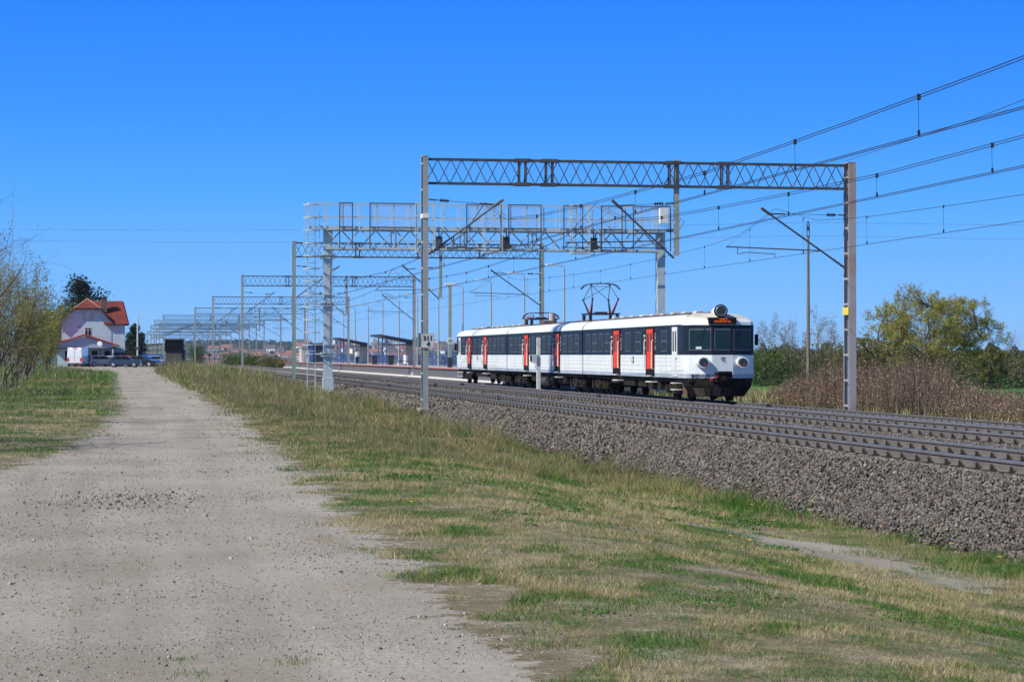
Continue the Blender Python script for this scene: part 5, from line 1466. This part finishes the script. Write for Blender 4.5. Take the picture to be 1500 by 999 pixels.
# ------------------------------------------------------------------ trees
def grow(mb, rng, p, d, L, r, lev, maxlev, tips, P):
    segs = P.get('segs', 5) if lev == 0 else (4 if lev < maxlev else 3)
    pts = [Vector(p)]; rs = [r]; d = Vector(d).normalized()
    wob = P.get('wob', .18) * (1 + .35 * lev); grav = P.get('grav', 0) 
    for i in range(segs):
        d = (d + Vector((rng.gauss(0, wob), rng.gauss(0, wob), rng.gauss(0, wob * .7) + (P.get('up', .06) if lev > 0 else .05) - grav * lev))).normalized()
        pts.append(pts[-1] + d * (L / segs)); rs.append(max(r * (1 - (i + 1) / segs * P.get('taper', .75)), .004 if lev < maxlev else .003))
    mb.tube(pts, rs, [7, 5, 4, 3, 3, 3][lev], cap=False)
    if lev >= maxlev:
        tips.append((pts[-1], d)); tips.append((pts[-2], d)); 
        if len(pts) > 3: tips.append((pts[1], d))
        return
    nk = P['kids'][lev]
    for k in range(nk):
        t = lerp(P.get('t0', [.35, .25, .2, .2])[min(lev, 3)], 1.0, (k + rng.random() * .8) / nk); t = min(t, 1)
        f = t * segs; i = min(int(f), segs - 1); q = pts[i].lerp(pts[i + 1], f - i)
        dd = (pts[i + 1] - pts[i]).normalized()
        side = dd.orthogonal().normalized(); side.rotate(Matrix.Rotation(rng.uniform(0, 2 * math.pi) + k * 2.4, 3, dd))
        ang = rng.uniform(*P.get('ang', (.5, 1.0)))
        nd = dd * math.cos(ang) + side * math.sin(ang)
        rr = lerp(rs[i], rs[i + 1], f - i) * rng.uniform(.5, .72)
        grow(mb, rng, q, nd, L * rng.uniform(*P.get('len', (.5, .75))) * (1.15 - .45 * t if lev == 0 else 1), rr, lev + 1, maxlev, tips, P)

def tree(name, label, cat, x, y, H, rtrunk, P, maxlev, leaf, seed, group=None, bark=None, d0=(0, 0, 1), z=None):
    rng = random.Random(seed); mb = MB(); tips = []
    g = thing(name, label, cat, (x, y, (gz1(x, y) if z is None else z) - .05), 0, group)
    for s in range(P.get('stems', 1)):
        dd = Vector(d0) if P.get('stems', 1) == 1 else Vector((rng.gauss(0, P.get('spread', .35)), rng.gauss(0, P.get('spread', .35)), 1))
        off = Vector((rng.gauss(0, .25), rng.gauss(0, .25), 0)) if P.get('stems', 1) > 1 else Vector((0, 0, 0))
        grow(mb, rng, off, dd, H * rng.uniform(.8, 1.0) if P.get('stems', 1) > 1 else H, rtrunk, 0, maxlev, tips, P)
    mb.build('trunk', bark or M_bark, g)
    if leaf:
        n_per, size, spread, c0, c1 = leaf
        T = np.array([tuple(t[0]) for t in tips])
        Pn = np.repeat(T, n_per, 0) + NP.normal(0, spread, (len(T) * n_per, 3))
        n = len(Pn)
        cl = np.repeat(NP.random(len(T)), n_per)[:, None]
        c = (np.array(c0) * (1 - cl) + np.array(c1) * cl) * NP.uniform(.7, 1.3, (n, 1))
        V, F = leafquads(Pn, size * NP.uniform(.6, 1.4, n))
        np_mesh('crown', V, F, M_leaf, g, col=np.repeat(c, 4, 0))
    return g

# near bare tree, left edge
Pb = dict(kids=[9, 6, 4], segs=6, wob=.10, up=.05, ang=(.45, .95), len=(.42, .70), t0=[.30, .2, .2, .2])
tree('bare_tree', 'leafless tree leaning in from the left edge of the picture', 'tree', -4.3, 56.5, 5.2, .10, Pb, 3, (1, .022, .05, (.16, .15, .05), (.12, .09, .05)), 5, d0=(.22, 0, 1))
tree('bare_tree', 'low leafless tree with a long branch sloping towards the path', 'tree', -6.0, 72, 4.6, .10, dict(Pb, kids=[9, 6, 4]), 3, (1, .03, .06, (.18, .17, .05), (.12, .09, .05)), 9, d0=(.55, 0, 1))
tree('bare_tree', 'tall leafless tree standing just outside the left edge, its shadow crossing the path', 'tree', -6.8, 40.0, 7.2, .16, Pb, 3, None, 15)
tree('bare_tree', 'second leafless tree outside the left edge, shading the grass', 'tree', -7.6, 43.5, 7.0, .14, Pb, 3, None, 16)
# budding shrubs on the left
Pw = dict(stems=7, spread=.20, kids=[9, 5, 3], segs=5, wob=.09, up=.10, ang=(.25, .6), len=(.30, .5), t0=[.06, .15, .2, .2])
left = [(-5.6, 84, 4.6, 'loose budding willow at the left edge, nearest of the thicket'), (-4.9, 96, 4.4, 'olive green budding willow second in the left thicket'), (-6.6, 104, 6.0, 'tall yellow green willow behind the nearest ones on the left'),
        (-5.0, 116, 5.4, 'pale budding willow in the middle of the left thicket'), (-6.6, 126, 6.8, 'tallest willow of the left thicket, with feathery top'), (-5.2, 140, 5.3, 'bushy willow beside the lawn on the left'),
        (-5.6, 158, 4.8, 'yellow flowering willow left of the house'), (-6.3, 178, 5.6, 'dense willow near the white van'), (-5.7, 202, 5.0, 'dark budding shrub in front of the house corner'), (-6.6, 225, 6.0, 'last budding shrub before the house')]
for i, (x, y, H, lb) in enumerate(left):
    x -= .7
    c0, c1 = ((.20, .22, .04), (.36, .33, .04)) if i % 3 else ((.16, .18, .05), (.28, .26, .06))
    tree('budding_willow', lb, 'tree', x, y, H, .05, dict(Pw, stems=6 if i < 5 else 5), 2 if i > 4 else 3, (3 if i < 5 else 6, .040 if i < 5 else .065, .10 if i < 5 else .22, c0, c1), 40 + i, 'budding willows left of the path', M_bark)
# big spring tree on the right
Po = dict(kids=[13, 8, 6, 4], segs=6, wob=.13, up=.03, ang=(.7, 1.25), len=(.54, .76), t0=[.14, .2, .15, .2], taper=.72)
def oak(name, label, x, y, z, H, RX, zc, RZ, trunk, ncl, nleaf, size, c0, c1, seed):
    rng = np.random.default_rng(seed); rr = random.Random(seed)
    g = thing(name, label, 'tree', (x, y, z - .1))
    mb = MB(); limbs = []
    nl = 9; fork = Vector((0, 0, H * .17))
    mb.tube([(0, 0, -.3), (.03, 0, H * .09), tuple(fork)], [trunk * 1.35, trunk, trunk * .9], 9)
    mb.tube([tuple(fork), (.1, .05, H * .4), (-.1, .1, H * .62), (.15, 0, H * .82)], [trunk * .8, trunk * .55, trunk * .3, .03], 7)
    limbs.append([fork, Vector((.1, .05, H * .4)), Vector((-.1, .1, H * .62)), Vector((.15, 0, H * .82))])
    for k in range(nl):
        a = 2 * math.pi * k / nl + rr.uniform(-.3, .3); e = rr.uniform(.05, .75)
        d = Vector((math.cos(a) * math.cos(e), math.sin(a) * math.cos(e), math.sin(e)))
        end = Vector((d.x * RX * .85, d.y * RX * .85, zc - RZ * .45 + d.z * RZ * 1.25)) 
        st = fork + Vector((0, 0, rr.uniform(0, H * .14)))
        pts = [st]
        for i in range(1, 6):
            t = i / 5; q = st.lerp(end, t); q.z += math.sin(t * math.pi) * RZ * .10 * (1 if e > .3 else -.4)
            q += Vector((rr.gauss(0, .16), rr.gauss(0, .16), rr.gauss(0, .14))); pts.append(q)
        mb.tube(pts, [trunk * .5 * (1 - .82 * i / 5) for i in range(6)], 6); limbs.append(pts)
    allp = [(p_, l_) for l_ in limbs for p_ in l_[1:]]
    # dense sample of limb points
    dense = []
    for l_ in limbs:
        for p_, q_ in zip(l_[:-1], l_[1:]):
            for t in (0, .33, .66): dense.append(p_.lerp(q_, t))
    D = np.array([tuple(p_) for p_ in dense])
    C = []
    while len(C) < ncl:
        u = rng.normal(size=3); u /= np.linalg.norm(u); r = rng.uniform(.35, 1.0) ** .6
        q = u * r * np.array([RX, RX, RZ]) 
        lobes = .80 + .28 * math.sin(3.1 * math.atan2(u[1], u[0]) + seed) * (1 - abs(u[2])) + .10 * math.sin(5 * u[2] * 2 + 4 * u[0])
        q *= lobes; q[2] += zc
        if q[2] < H * .13: continue
        C.append(q)
    C = np.array(C); T = []
    for q in C:
        dd = ((D - q) ** 2).sum(1) + 3.0 * np.maximum(D[:, 2] - q[2], 0) ** 2
        j = D[int(dd.argmin())]; a_ = Vector(j); b_ = Vector(q); L_ = (b_ - a_).length
        m1 = a_.lerp(b_, .5) + Vector((rr.gauss(0, .08), rr.gauss(0, .08), -.06)) * L_
        mb.tube([a_, m1, b_], [.018 + .012 * L_, .012 + .006 * L_, .006], 4, cap=False)
        for k in range(7):
            dv = ((b_ - a_).normalized() * .5 + Vector((rr.gauss(0, .7), rr.gauss(0, .7), rr.gauss(.25, .5)))).normalized() * rr.uniform(.3, .8) * RX / 5.5
            e_ = b_ + dv; mb.tube([b_.lerp(m1, rr.random() * .6), b_ + dv * .5, e_], [.009, .007, .004], 3, cap=False); T.append((tuple(b_ + dv * .5), tuple(e_)))
    mb.build('trunk', pm('spring_tree_bark', (.075, .065, .045), (.13, .115, .085), 5, .95) if 'spring_tree_bark' not in MATS else MATS['spring_tree_bark'], g)
    T = np.array(T); n = nleaf; k = rng.integers(0, len(T), n); t = rng.random(n)[:, None]
    P_ = T[k, 0] * (1 - t) + T[k, 1] * t + rng.normal(0, .085 * RX / 5.5, (n, 3))
    tone = rng.random(len(T))[k][:, None]
    c = (np.array(c0) * (1 - tone) + np.array(c1) * tone) * rng.uniform(.65, 1.35, (n, 1))
    V, F = leafquads(P_, size * rng.uniform(.6, 1.4, n))
    np_mesh('crown', V, F, M_leaf, g, col=np.repeat(c, 4, 0))
xo, yo_ = at(1362, 185)
oak('spreading_tree', 'broad spreading tree in fresh olive green leaf, right of the rusty mast', xo, yo_, gz1(xo, yo_) + .3, 9.2, 6.3, 5.0, 4.0, .22, 420, 62000, .056, (.24, .235, .035), (.40, .36, .08), 77)
for (px, Z, H, RX, sd, lb) in [(1280, 200, 5.4, 2.8, 81, 'loose olive tree between the rusty mast and the spreading tree'), (1450, 204, 4.4, 2.3, 83, 'low arching tree beside the right edge of the spreading tree'), (1252, 215, 5.6, 2.5, 85, 'olive tree just behind the rusty mast')]:
    xx, yy = at(px, Z)
    oak('olive_tree', lb, xx, yy, gz1(xx, yy), H, RX, H * .58, H * .42, .12, 110, 11000, .065, (.14, .15, .03), (.24, .22, .06), sd)
# greyish bare poplars behind the wooden pole and right of the train
for k, (px, Z, H) in enumerate([(1120, 420, 8.0), (1133, 440, 9.2), (1147, 430, 8.6), (1160, 450, 8.6), (1175, 430, 7.2), (1200, 400, 9.6), (1213, 410, 8.6), (1222, 420, 7.0), (1480, 500, 7.5)]):
    xx, yy = at(px, Z)
    tree('bare_poplar', 'pale grey leafless poplar in the row behind the wooden pole' if k < 8 else 'lone pale leafless tree on the far right horizon', 'tree', xx, yy, H, .12, dict(kids=[12, 6], segs=5, wob=.05, up=.1, ang=(.3, .7), len=(.3, .5), t0=[.15, .2]), 2,
         (3, .13, .3, (.20, .17, .15), (.26, .23, .21)), 100 + k, 'leafless poplars behind the wooden pole' if k < 8 else None, M_barkp)

# conifers and crowns built as leaf clouds on a real trunk and limbs
def cloud_tree(name, label, x, y, H, W, c0, c1, seed, shape='round', nleaf=2600, size=.22, group=None, trunk=.3, base=.25):
    rng = np.random.default_rng(seed)
    g = thing(name, label, 'tree' if H > 3 else 'shrub', (x, y, gz1(x, y) - .1), 0, group)
    mb = MB(); mb.tube([(0, 0, 0), (.05, 0, H * .5), (0, .05, H * .9)], [trunk, trunk * .6, .04], 7)
    nb = 16; cl = []
    for i in range(nb if shape != 'shrub' else 9):
        t = base + (1 - base) * (i + .5) / nb
        if shape == 'cone': rr = W / 2 * (1.05 - t) * rng.uniform(.8, 1.1)
        elif shape == 'pine': rr = W / 2 * math.sin(min(1, (t - base) / (1 - base) * 1.0 + .12) * math.pi) ** .5 * rng.uniform(.6, 1.1)
        else: rr = W / 2 * math.sqrt(max(.05, 1 - ((t - .58) / .5) ** 2)) * rng.uniform(.7, 1.1)
        for k in range(3):
            a = rng.uniform(0, 2 * math.pi); r2 = rr * rng.uniform(.55, 1.0)
            q = (r2 * math.cos(a), r2 * math.sin(a), H * t + rng.uniform(-.04, .04) * H)
            mb.tube([(0, 0, H * t * .85), (q[0] * .5, q[1] * .5, (H * t * .85 + q[2]) / 2 + .05 * H), q], [trunk * .3, trunk * .18, .02], 4)
            cl.append(q)
        cl.append((rng.uniform(-.2, .2) * rr, rng.uniform(-.2, .2) * rr, H * t))
    mb.build('trunk', M_bark, g)
    cl = np.array(cl); n = nleaf
    idx = rng.integers(0, len(cl), n)
    cs_ = W * (.085 if shape in ('pine',) else .11)
    Pn = cl[idx] + rng.normal(0, 1, (n, 3)) * np.array([cs_, cs_, cs_ * .8])
    Pn[:, 2] = np.maximum(Pn[:, 2], .1)
    tone = rng.random(len(cl))[idx][:, None]
    c = (np.array(c0) * (1 - tone) + np.array(c1) * tone) * rng.uniform(.7, 1.3, (n, 1))
    V, F = leafquads(Pn, size * rng.uniform(.6, 1.4, n))
    np_mesh('crown', V, F, M_leaf, g, col=np.repeat(c, 4, 0))
    return g
DG = ((.012, .028, .012), (.03, .05, .018)); OG = ((.10, .12, .03), (.17, .17, .05)); MG = ((.05, .10, .02), (.10, .14, .03))
x, y = at(116, 335); cloud_tree('pine_tree', 'dark pine rising behind the house roof', x, y, 12.8, 8.6, *DG, 201, 'pine', 7500, .20, base=.30)
for i, (px, Z, H, W) in enumerate([(197, 330, 5.9, 3.0), (206, 345, 5.0, 2.6), (190, 350, 5.0, 3.0)]):
    x, y = at(px, Z); cloud_tree('dark_conifer', ['dark conifer behind the street lamp', 'smaller dark conifer right of the street lamp', 'dark conifer tight against the house wing'][i], x, y, H, W, *DG, 210 + i, 'cone', 2200, .16, 'dark conifers right of the house', .15, .05)
x, y = at(90, 318); cloud_tree('yellow_green_tree', 'yellow green tree pressed against the left side of the house', x, y, 8.3, 4.5, *OG, 221, 'round', 3000, .14, None, .2)
for i, (px, Z, H, W, lb) in enumerate([(288, 420, 3.8, 3.6, 'round pale green tree between the far masts'), (345, 360, 1.9, 5.5, 'low green shrub beyond the tracks at the foot of the town'), (366, 350, 1.5, 4.5, 'low green shrub right of its twin below the town'), (392, 345, 1.3, 5, 'olive shrub just left of the platform end'), (412, 380, 1.6, 5, 'olive shrub near the blue platform cabin')]):
    x, y = at(px, Z); cloud_tree('green_shrub', lb, x, y, H, W, *(MG if i < 3 else OG), 230 + i, 'round', 1800, .14, 'shrubs beyond the tracks', .08, .05)
# shrubs on the right behind the train, hedge line
for i, (px, Z, H, W, lb) in enumerate([(1118, 210, 3.0, 5, 'bright green bush immediately right of the train'), (1140, 225, 2.6, 5, 'green bush second from the train'), (1170, 230, 3.2, 6, 'dark green bush behind the foot of the wooden pole'), (1205, 240, 3.6, 6, 'olive bush right of the wooden pole'),
                                       (1435, 215, 2.8, 6, 'bright green bush under the arching tree'), (1465, 220, 2.6, 6, 'dark green bush at the edge of the green field'), (1492, 225, 2.6, 6, 'green bush at the right edge of the picture'), (1400, 210, 2.6, 6, 'shaded bush under the spreading tree'), (1330, 220, 3.0, 7, 'olive bush left below the spreading tree'), (1235, 235, 3.4, 6, 'olive bush left of the rusty mast'), (850, 200, 1.6, 8, 'low green bush seen between the carriages')]):
    x, y = at(px, Z); cloud_tree('green_bush', lb, x, y, H * .85 + .8, W, *(MG if i in (0, 4) else ((.10, .105, .04), (.16, .145, .07))), 250 + i, 'round', 2300, .13, 'bushes beyond the tracks on the right', .06, .05)

# far woods: one mass
def far_wood():
    P = []; C = []
    rng = np.random.default_rng(5)
    def belt(px0, px1, Z, H, dZ, n, c0, c1):
        px = rng.uniform(px0, px1, n); ZZ = Z + rng.uniform(-dZ, dZ, n)
        X = (px - 750) / 3250 * ZZ
        x = X * math.cos(TH) + ZZ * math.sin(TH); y = ZZ * math.cos(TH) - X * math.sin(TH)
        top = H * (.55 + .6 * vnoise(px, px * 0, 9, 3) * 1.0)
        z = gz(x, y) + rng.random(n) ** .7 * top
        t = vnoise(px, ZZ * .2, 14, 8)[:, None]
        P.append(np.stack([x, y, z], 1)); C.append((np.array(c0) * (1 - t) + np.array(c1) * t) * rng.uniform(.7, 1.3, (n, 1)))
    belt(1100, 1520, 700, 8.0, 80, 26000, (.05, .06, .03), (.10, .085, .06))
    belt(1100, 1520, 480, 5.0, 40, 16000, (.05, .065, .025), (.09, .085, .045))
    P_ = np.concatenate(P); C_ = np.concatenate(C)
    V, F = leafquads(P_, .40 * rng.uniform(.6, 1.5, len(P_)))
    o = np_mesh('far_woodland', V, F, M_leaf, col=np.repeat(C_, 4, 0))
    tag(o, 'far belt of budding woodland along the right horizon', 'woodland', None, 'stuff')
    # trees of the distant town slope
    n = 9000
    px = rng.uniform(250, 700, n); ZZ = rng.uniform(2200, 4800, n)
    X = (px - 750) / 3250 * ZZ
    x = X * math.cos(TH) + ZZ * math.sin(TH); y = ZZ * math.cos(TH) - X * math.sin(TH)
    k = vnoise(x, y, 160, 2) > .42
    x, y = x[k], y[k]; n = len(x)
    P_ = np.stack([x, y, gz(x, y) + rng.uniform(0, 6, n)], 1)
    V, F = leafquads(P_, 5.0 * rng.uniform(.6, 1.4, n), .6)
    c = np.array([.035, .055, .025]) * rng.uniform(.6, 1.6, (n, 1))
    o = np_mesh('town_woodland', V, F, M_leaf, col=np.repeat(c, 4, 0))
    tag(o, 'far dark green trees scattered over the slope of the distant town', 'woodland', None, 'stuff')
far_wood()

# dry knotweed brush beyond the third track
def brush():
    Vs = []; Cs = []; LP = []; LC = []
    def top(x, y):   # height envelope
        a = (x - 0) / y
        return a
    n = 10500
    px = NP.uniform(1125, 1520, n); d = NP.uniform(29.5, 42, n)
    tanp = (((px - 750) / 3250) + .1769) / (1 - (px - 750) / 3250 * .1769)
    y = d / tanp; x = d
    env = np.interp(px, [1125, 1150, 1180, 1215, 1290, 1350, 1385, 1400, 1450, 1520], [.4, .9, 1.6, 2.2, 2.0, 2.4, 1.9, 1.2, .9, .8])
    env = env * (.6 + .5 * vnoise(px, d, 9, 4) + .35 * vnoise(px, d * 2, 2.5, 5)) * np.interp(d, [29.5, 32, 42], [.55, .9, 1.1])
    h = env * NP.uniform(.35, 1.2, n)
    z = np.where(x < 28.6, -1.0, gz(x, y))
    tone = vnoise(px, d * 3, 10, 7)[:, None]
    c = (np.array([.25, .18, .12]) * (1 - tone) + np.array([.11, .085, .07]) * tone) * NP.uniform(.6, 1.4, (n, 1))
    dk = NP.random(n) < .22; c[dk] = np.array([.07, .055, .045]) * NP.uniform(.6, 1.4, (dk.sum(), 1)); h[dk] *= 1.2
    V, C = blades(x, y, h, np.full(n, .036), c, .45, z=z)
    Vs.append(V); Cs.append(C)
    k = np.repeat(np.arange(n)[~dk], 6); t = NP.uniform(.25, 1.0, len(k))
    base = V.reshape(-1, 3, 3)[:, 0]; tip = V.reshape(-1, 3, 3)[:, 2]
    P_ = base[k] * (1 - t)[:, None] + tip[k] * t[:, None] + NP.normal(0, .06, (len(k), 3))
    lc = np.array([.34, .235, .155]) * NP.uniform(.35, 1.6, (len(k), 1)) * (.75 + .5 * vnoise(px, d * 3, 5, 17))[k][:, None]
    lowg = (P_[:, 2] < -.55) & (NP.random(len(k)) < .35)
    lc[lowg] = np.array([.16, .19, .03]) * NP.uniform(.7, 1.3, (lowg.sum(), 1))
    V2, F2 = leafquads(P_, .034 * NP.uniform(.5, 1.6, len(k)))
    V = np.concatenate(Vs); C = np.concatenate(Cs)
    o = np_mesh('dry_knotweed', V, np.arange(len(V)).reshape(-1, 3), M_grass, col=C)
    tag(o, 'thicket of dry brown knotweed stalks beyond the farthest track', 'brush', None, 'stuff')
    o = np_mesh('dry_knotweed_leaves', V2, F2, M_leaf, col=np.repeat(lc, 4, 0))
    tag(o, 'withered brown leaves hanging on the dry knotweed stalks', 'leaves', None, 'stuff')
    # low grass strip behind the tracks (right of and behind the train)
    n = 26000
    x = NP.uniform(28.2, 46, n); y = NP.uniform(60, 260, n)
    c = grass_cols(x, y, n)
    V, C = blades(x, y, NP.uniform(.15, .6, n), np.full(n, .06), c, .7)
    o = np_mesh('trackside_grass', V, np.arange(len(V)).reshape(-1, 3), M_grass, col=C)
    tag(o, 'rough grass strip behind the farthest track', 'grass', None, 'stuff')
brush()

# a sandy track seen right of the train
sp_ = MB(); 
for k in range(8):
    pass

# ------------------------------------------------------------------ distant town
def town():
    rng = random.Random(99)
    pal = [(.75, .73, .70), (.80, .80, .78), (.65, .55, .42), (.70, .50, .40), (.55, .60, .68), (.78, .74, .60)]
    wallm = [pm('town_wall_%d' % i, c, rough=.9) for i, c in enumerate(pal)]
    roofm = [pm('town_roof_red', (.26, .11, .08), rough=.9), pm('town_roof_dark', (.10, .09, .10), rough=.9)]
    protos = {}
    for wi in range(6):
        for ri in range(2):
            m = MB(); m.box(-6, 6, -4.5, 4.5, -2, 5.5, 0)
            m.add([(-6.4, -5, 5.5), (6.4, -5, 5.5), (6.4, 5, 5.5), (-6.4, 5, 5.5), (-6.4, 0, 9), (6.4, 0, 9)], [(0, 1, 5, 4), (2, 3, 4, 5), (1, 2, 5), (3, 0, 4), (0, 3, 2, 1)], 1)
            for k in range(4): m.box(-5 + k * 2.8, -3.6 + k * 2.8, -4.56, -4.5, 1.5, 3.2, 1)
            protos[(wi, ri)] = (m, wallm[wi], roofm[ri])
    meshes = {}
    def put(px, Z, s, wi, ri, block=False):
        X = (px - 750) / 3250 * Z
        x = X * math.cos(TH) + Z * math.sin(TH); y = Z * math.cos(TH) - X * math.sin(TH)
        key = (wi, ri, block)
        if key not in meshes:
            if block:
                m = MB(); m.box(-9, 9, -6, 6, -2, 26, 0); m.box(-3, 3, -3, 3, 26, 29, 1)
                for k in range(7): m.box(-8, 8, -6.06, -6.0, 1.5 + k * 3.4, 2.8 + k * 3.4, 1)
                o = m.build('tower_block', [wallm[wi], roofm[1]])
            else:
                m, a, b = protos[(wi, ri)]; o = m.build('town_house', [a, b])
            meshes[key] = o
        else:
            o = meshes[key].copy(); COL.objects.link(o)
        o.location = (x, y, gz1(x, y)); o.rotation_euler.z = rng.uniform(-.6, .6); o.scale = (s, s, s)
        if block: tag(o, 'tiny pale tower block on the skyline of the distant town', 'tower block', 'tower blocks of the distant town')
        else: tag(o, 'tiny house in the distant hillside town', 'house', 'houses of the distant town')
    for k in range(190):
        px = rng.uniform(300, 672)
        Z = rng.uniform(2700, 4500) if px > 430 else rng.uniform(2500, 3700)
        put(px, Z, rng.uniform(.8, 1.7), rng.randrange(6), 0 if rng.random() < .3 else 1)
    for k in range(26):
        put(rng.uniform(470, 670), rng.uniform(4300, 4900), rng.uniform(.4, .75), rng.choice([0, 1, 4]), 1, True)
    # mid distance pale sheds below the town
    for i, (px, Z, w) in enumerate([(385, 900, 9), (418, 950, 10), (560, 900, 8), (650, 1000, 10)]):
        X = (px - 750) / 3250 * Z
        x = X * math.cos(TH) + Z * math.sin(TH); y = Z * math.cos(TH) - X * math.sin(TH)
        s = thing('pale_shed', 'long low pale shed below the distant town, ' + ['far left one', 'beside the blue platform cabin', 'seen behind the nearer shelter', 'seen next to the rear of the train'][i], 'shed', (x, y, gz1(x, y) - 1), 0, 'pale sheds below the town')
        m = MB(); m.box(-w, w, -4, 4, 0, 3); m.build('wall', wallm[1], s)
        m = MB(); m.prism([(-4.2, 3.02), (4.2, 3.02), (0, 4.4)], -w - .3, w + .3, axis='x'); m.build('roof', roofm[i % 2], s)
town()

# ------------------------------------------------------------------ haze
hz = MB(); hz.box(-1500, 3000, -70, 5200, -17, 52)
ho = hz.build('haze', None)
mh = bpy.data.materials.new('air_haze'); mh.use_nodes = True
nt = mh.node_tree; nt.nodes.clear()
out = nt.nodes.new('ShaderNodeOutputMaterial'); pv = nt.nodes.new('ShaderNodeVolumePrincipled')
pv.inputs['Density'].default_value = .00007; pv.inputs['Color'].default_value = (.62, .76, .95, 1); pv.inputs['Anisotropy'].default_value = .2
nt.links.new(pv.outputs['Volume'], out.inputs['Volume'])
ho.data.materials.clear(); ho.data.materials.append(mh)
tag(ho, 'thin blue haze in the air', None, None, 'stuff')

# ------------------------------------------------------------------ sky, sun, camera
EL = rad(42); AZ = Vector((-.94, -.34, 0)).normalized()
w = bpy.data.worlds.new('World'); sc.world = w; w.use_nodes = True
nt = w.node_tree; bg = nt.nodes['Background']
sky = nt.nodes.new('ShaderNodeTexSky'); sky.sky_type = 'NISHITA'; sky.sun_disc = False
sky.sun_elevation = EL; sky.sun_rotation = math.atan2(AZ.x, AZ.y)
sky.air_density = 1.0; sky.dust_density = .3; sky.ozone_density = 3.5; sky.altitude = 60
hs = nt.nodes.new('ShaderNodeHueSaturation'); hs.inputs['Saturation'].default_value = 1.0; hs.inputs['Value'].default_value = 1.0
nt.links.new(sky.outputs['Color'], hs.inputs['Color']); nt.links.new(hs.outputs['Color'], bg.inputs['Color'])
bg.inputs['Strength'].default_value = .085
# clear deep blue air low over the horizon
bg2 = nt.nodes.new('ShaderNodeBackground'); bg2.inputs['Strength'].default_value = 1.0
tcw = nt.nodes.new('ShaderNodeTexCoord'); sx = nt.nodes.new('ShaderNodeSeparateXYZ'); nt.links.new(tcw.outputs['Generated'], sx.inputs['Vector'])
cr = nt.nodes.new('ShaderNodeValToRGB'); e = cr.color_ramp.elements
stops = [(0.0, (.27, .56, .97)), (.03, (.17, .46, .96)), (.07, (.08, .365, .95)), (.11, (.038, .275, .93)), (.16, (.018, .205, .91)), (.45, (.012, .11, .50)), (1.0, (.012, .06, .30))]
while len(e) < len(stops): e.new(.5)
for k, (p_, c_) in enumerate(stops): e[k].position = p_; e[k].color = (*c_, 1)
nt.links.new(sx.outputs['Z'], cr.inputs['Fac']); nt.links.new(cr.outputs['Color'], bg2.inputs['Color'])
mxw = nt.nodes.new('ShaderNodeMixShader'); mr = nt.nodes.new('ShaderNodeMapRange')
for k_, v_ in (('From Min', .18), ('From Max', .5), ('To Min', .98), ('To Max', .15)): mr.inputs[k_].default_value = v_
nt.links.new(sx.outputs['Z'], mr.inputs['Value']); nt.links.new(mr.outputs['Result'], mxw.inputs['Fac'])
nt.links.new(bg.outputs['Background'], mxw.inputs[1]); nt.links.new(bg2.outputs['Background'], mxw.inputs[2])
nt.links.new(mxw.outputs['Shader'], nt.nodes['World Output'].inputs['Surface'])
sun = bpy.data.lights.new('sun', 'SUN'); sun.energy = 5.0; sun.angle = rad(.53); sun.color = (1.0, .94, .84)
so = bpy.data.objects.new('sun', sun); COL.objects.link(so)
to_sun = AZ * math.cos(EL) + Vector((0, 0, math.sin(EL)))
so.rotation_euler = to_sun.to_track_quat('Z', 'Y').to_euler()
so.location = (0, 0, 60)

cam = bpy.data.cameras.new('camera'); co = bpy.data.objects.new('camera', cam); COL.objects.link(co)
cam.sensor_width = 36; cam.lens = 36 * 3250 / 1500; cam.clip_end = 20000; cam.clip_start = .5
pitch = math.atan(20.5 / 3250)
co.location = (0, 0, ZC); co.rotation_euler = (math.pi / 2 + pitch, 0, -TH)
sc.camera = co
sc.view_settings.view_transform = 'Standard'; sc.view_settings.look = 'None'; sc.view_settings.exposure = .2; sc.view_settings.gamma = 1
sc.cycles.volume_bounces = 0
sc.cycles.volume_max_steps = 32
sc.cycles.transparent_max_bounces = 12
sc.cycles.max_bounces = 5
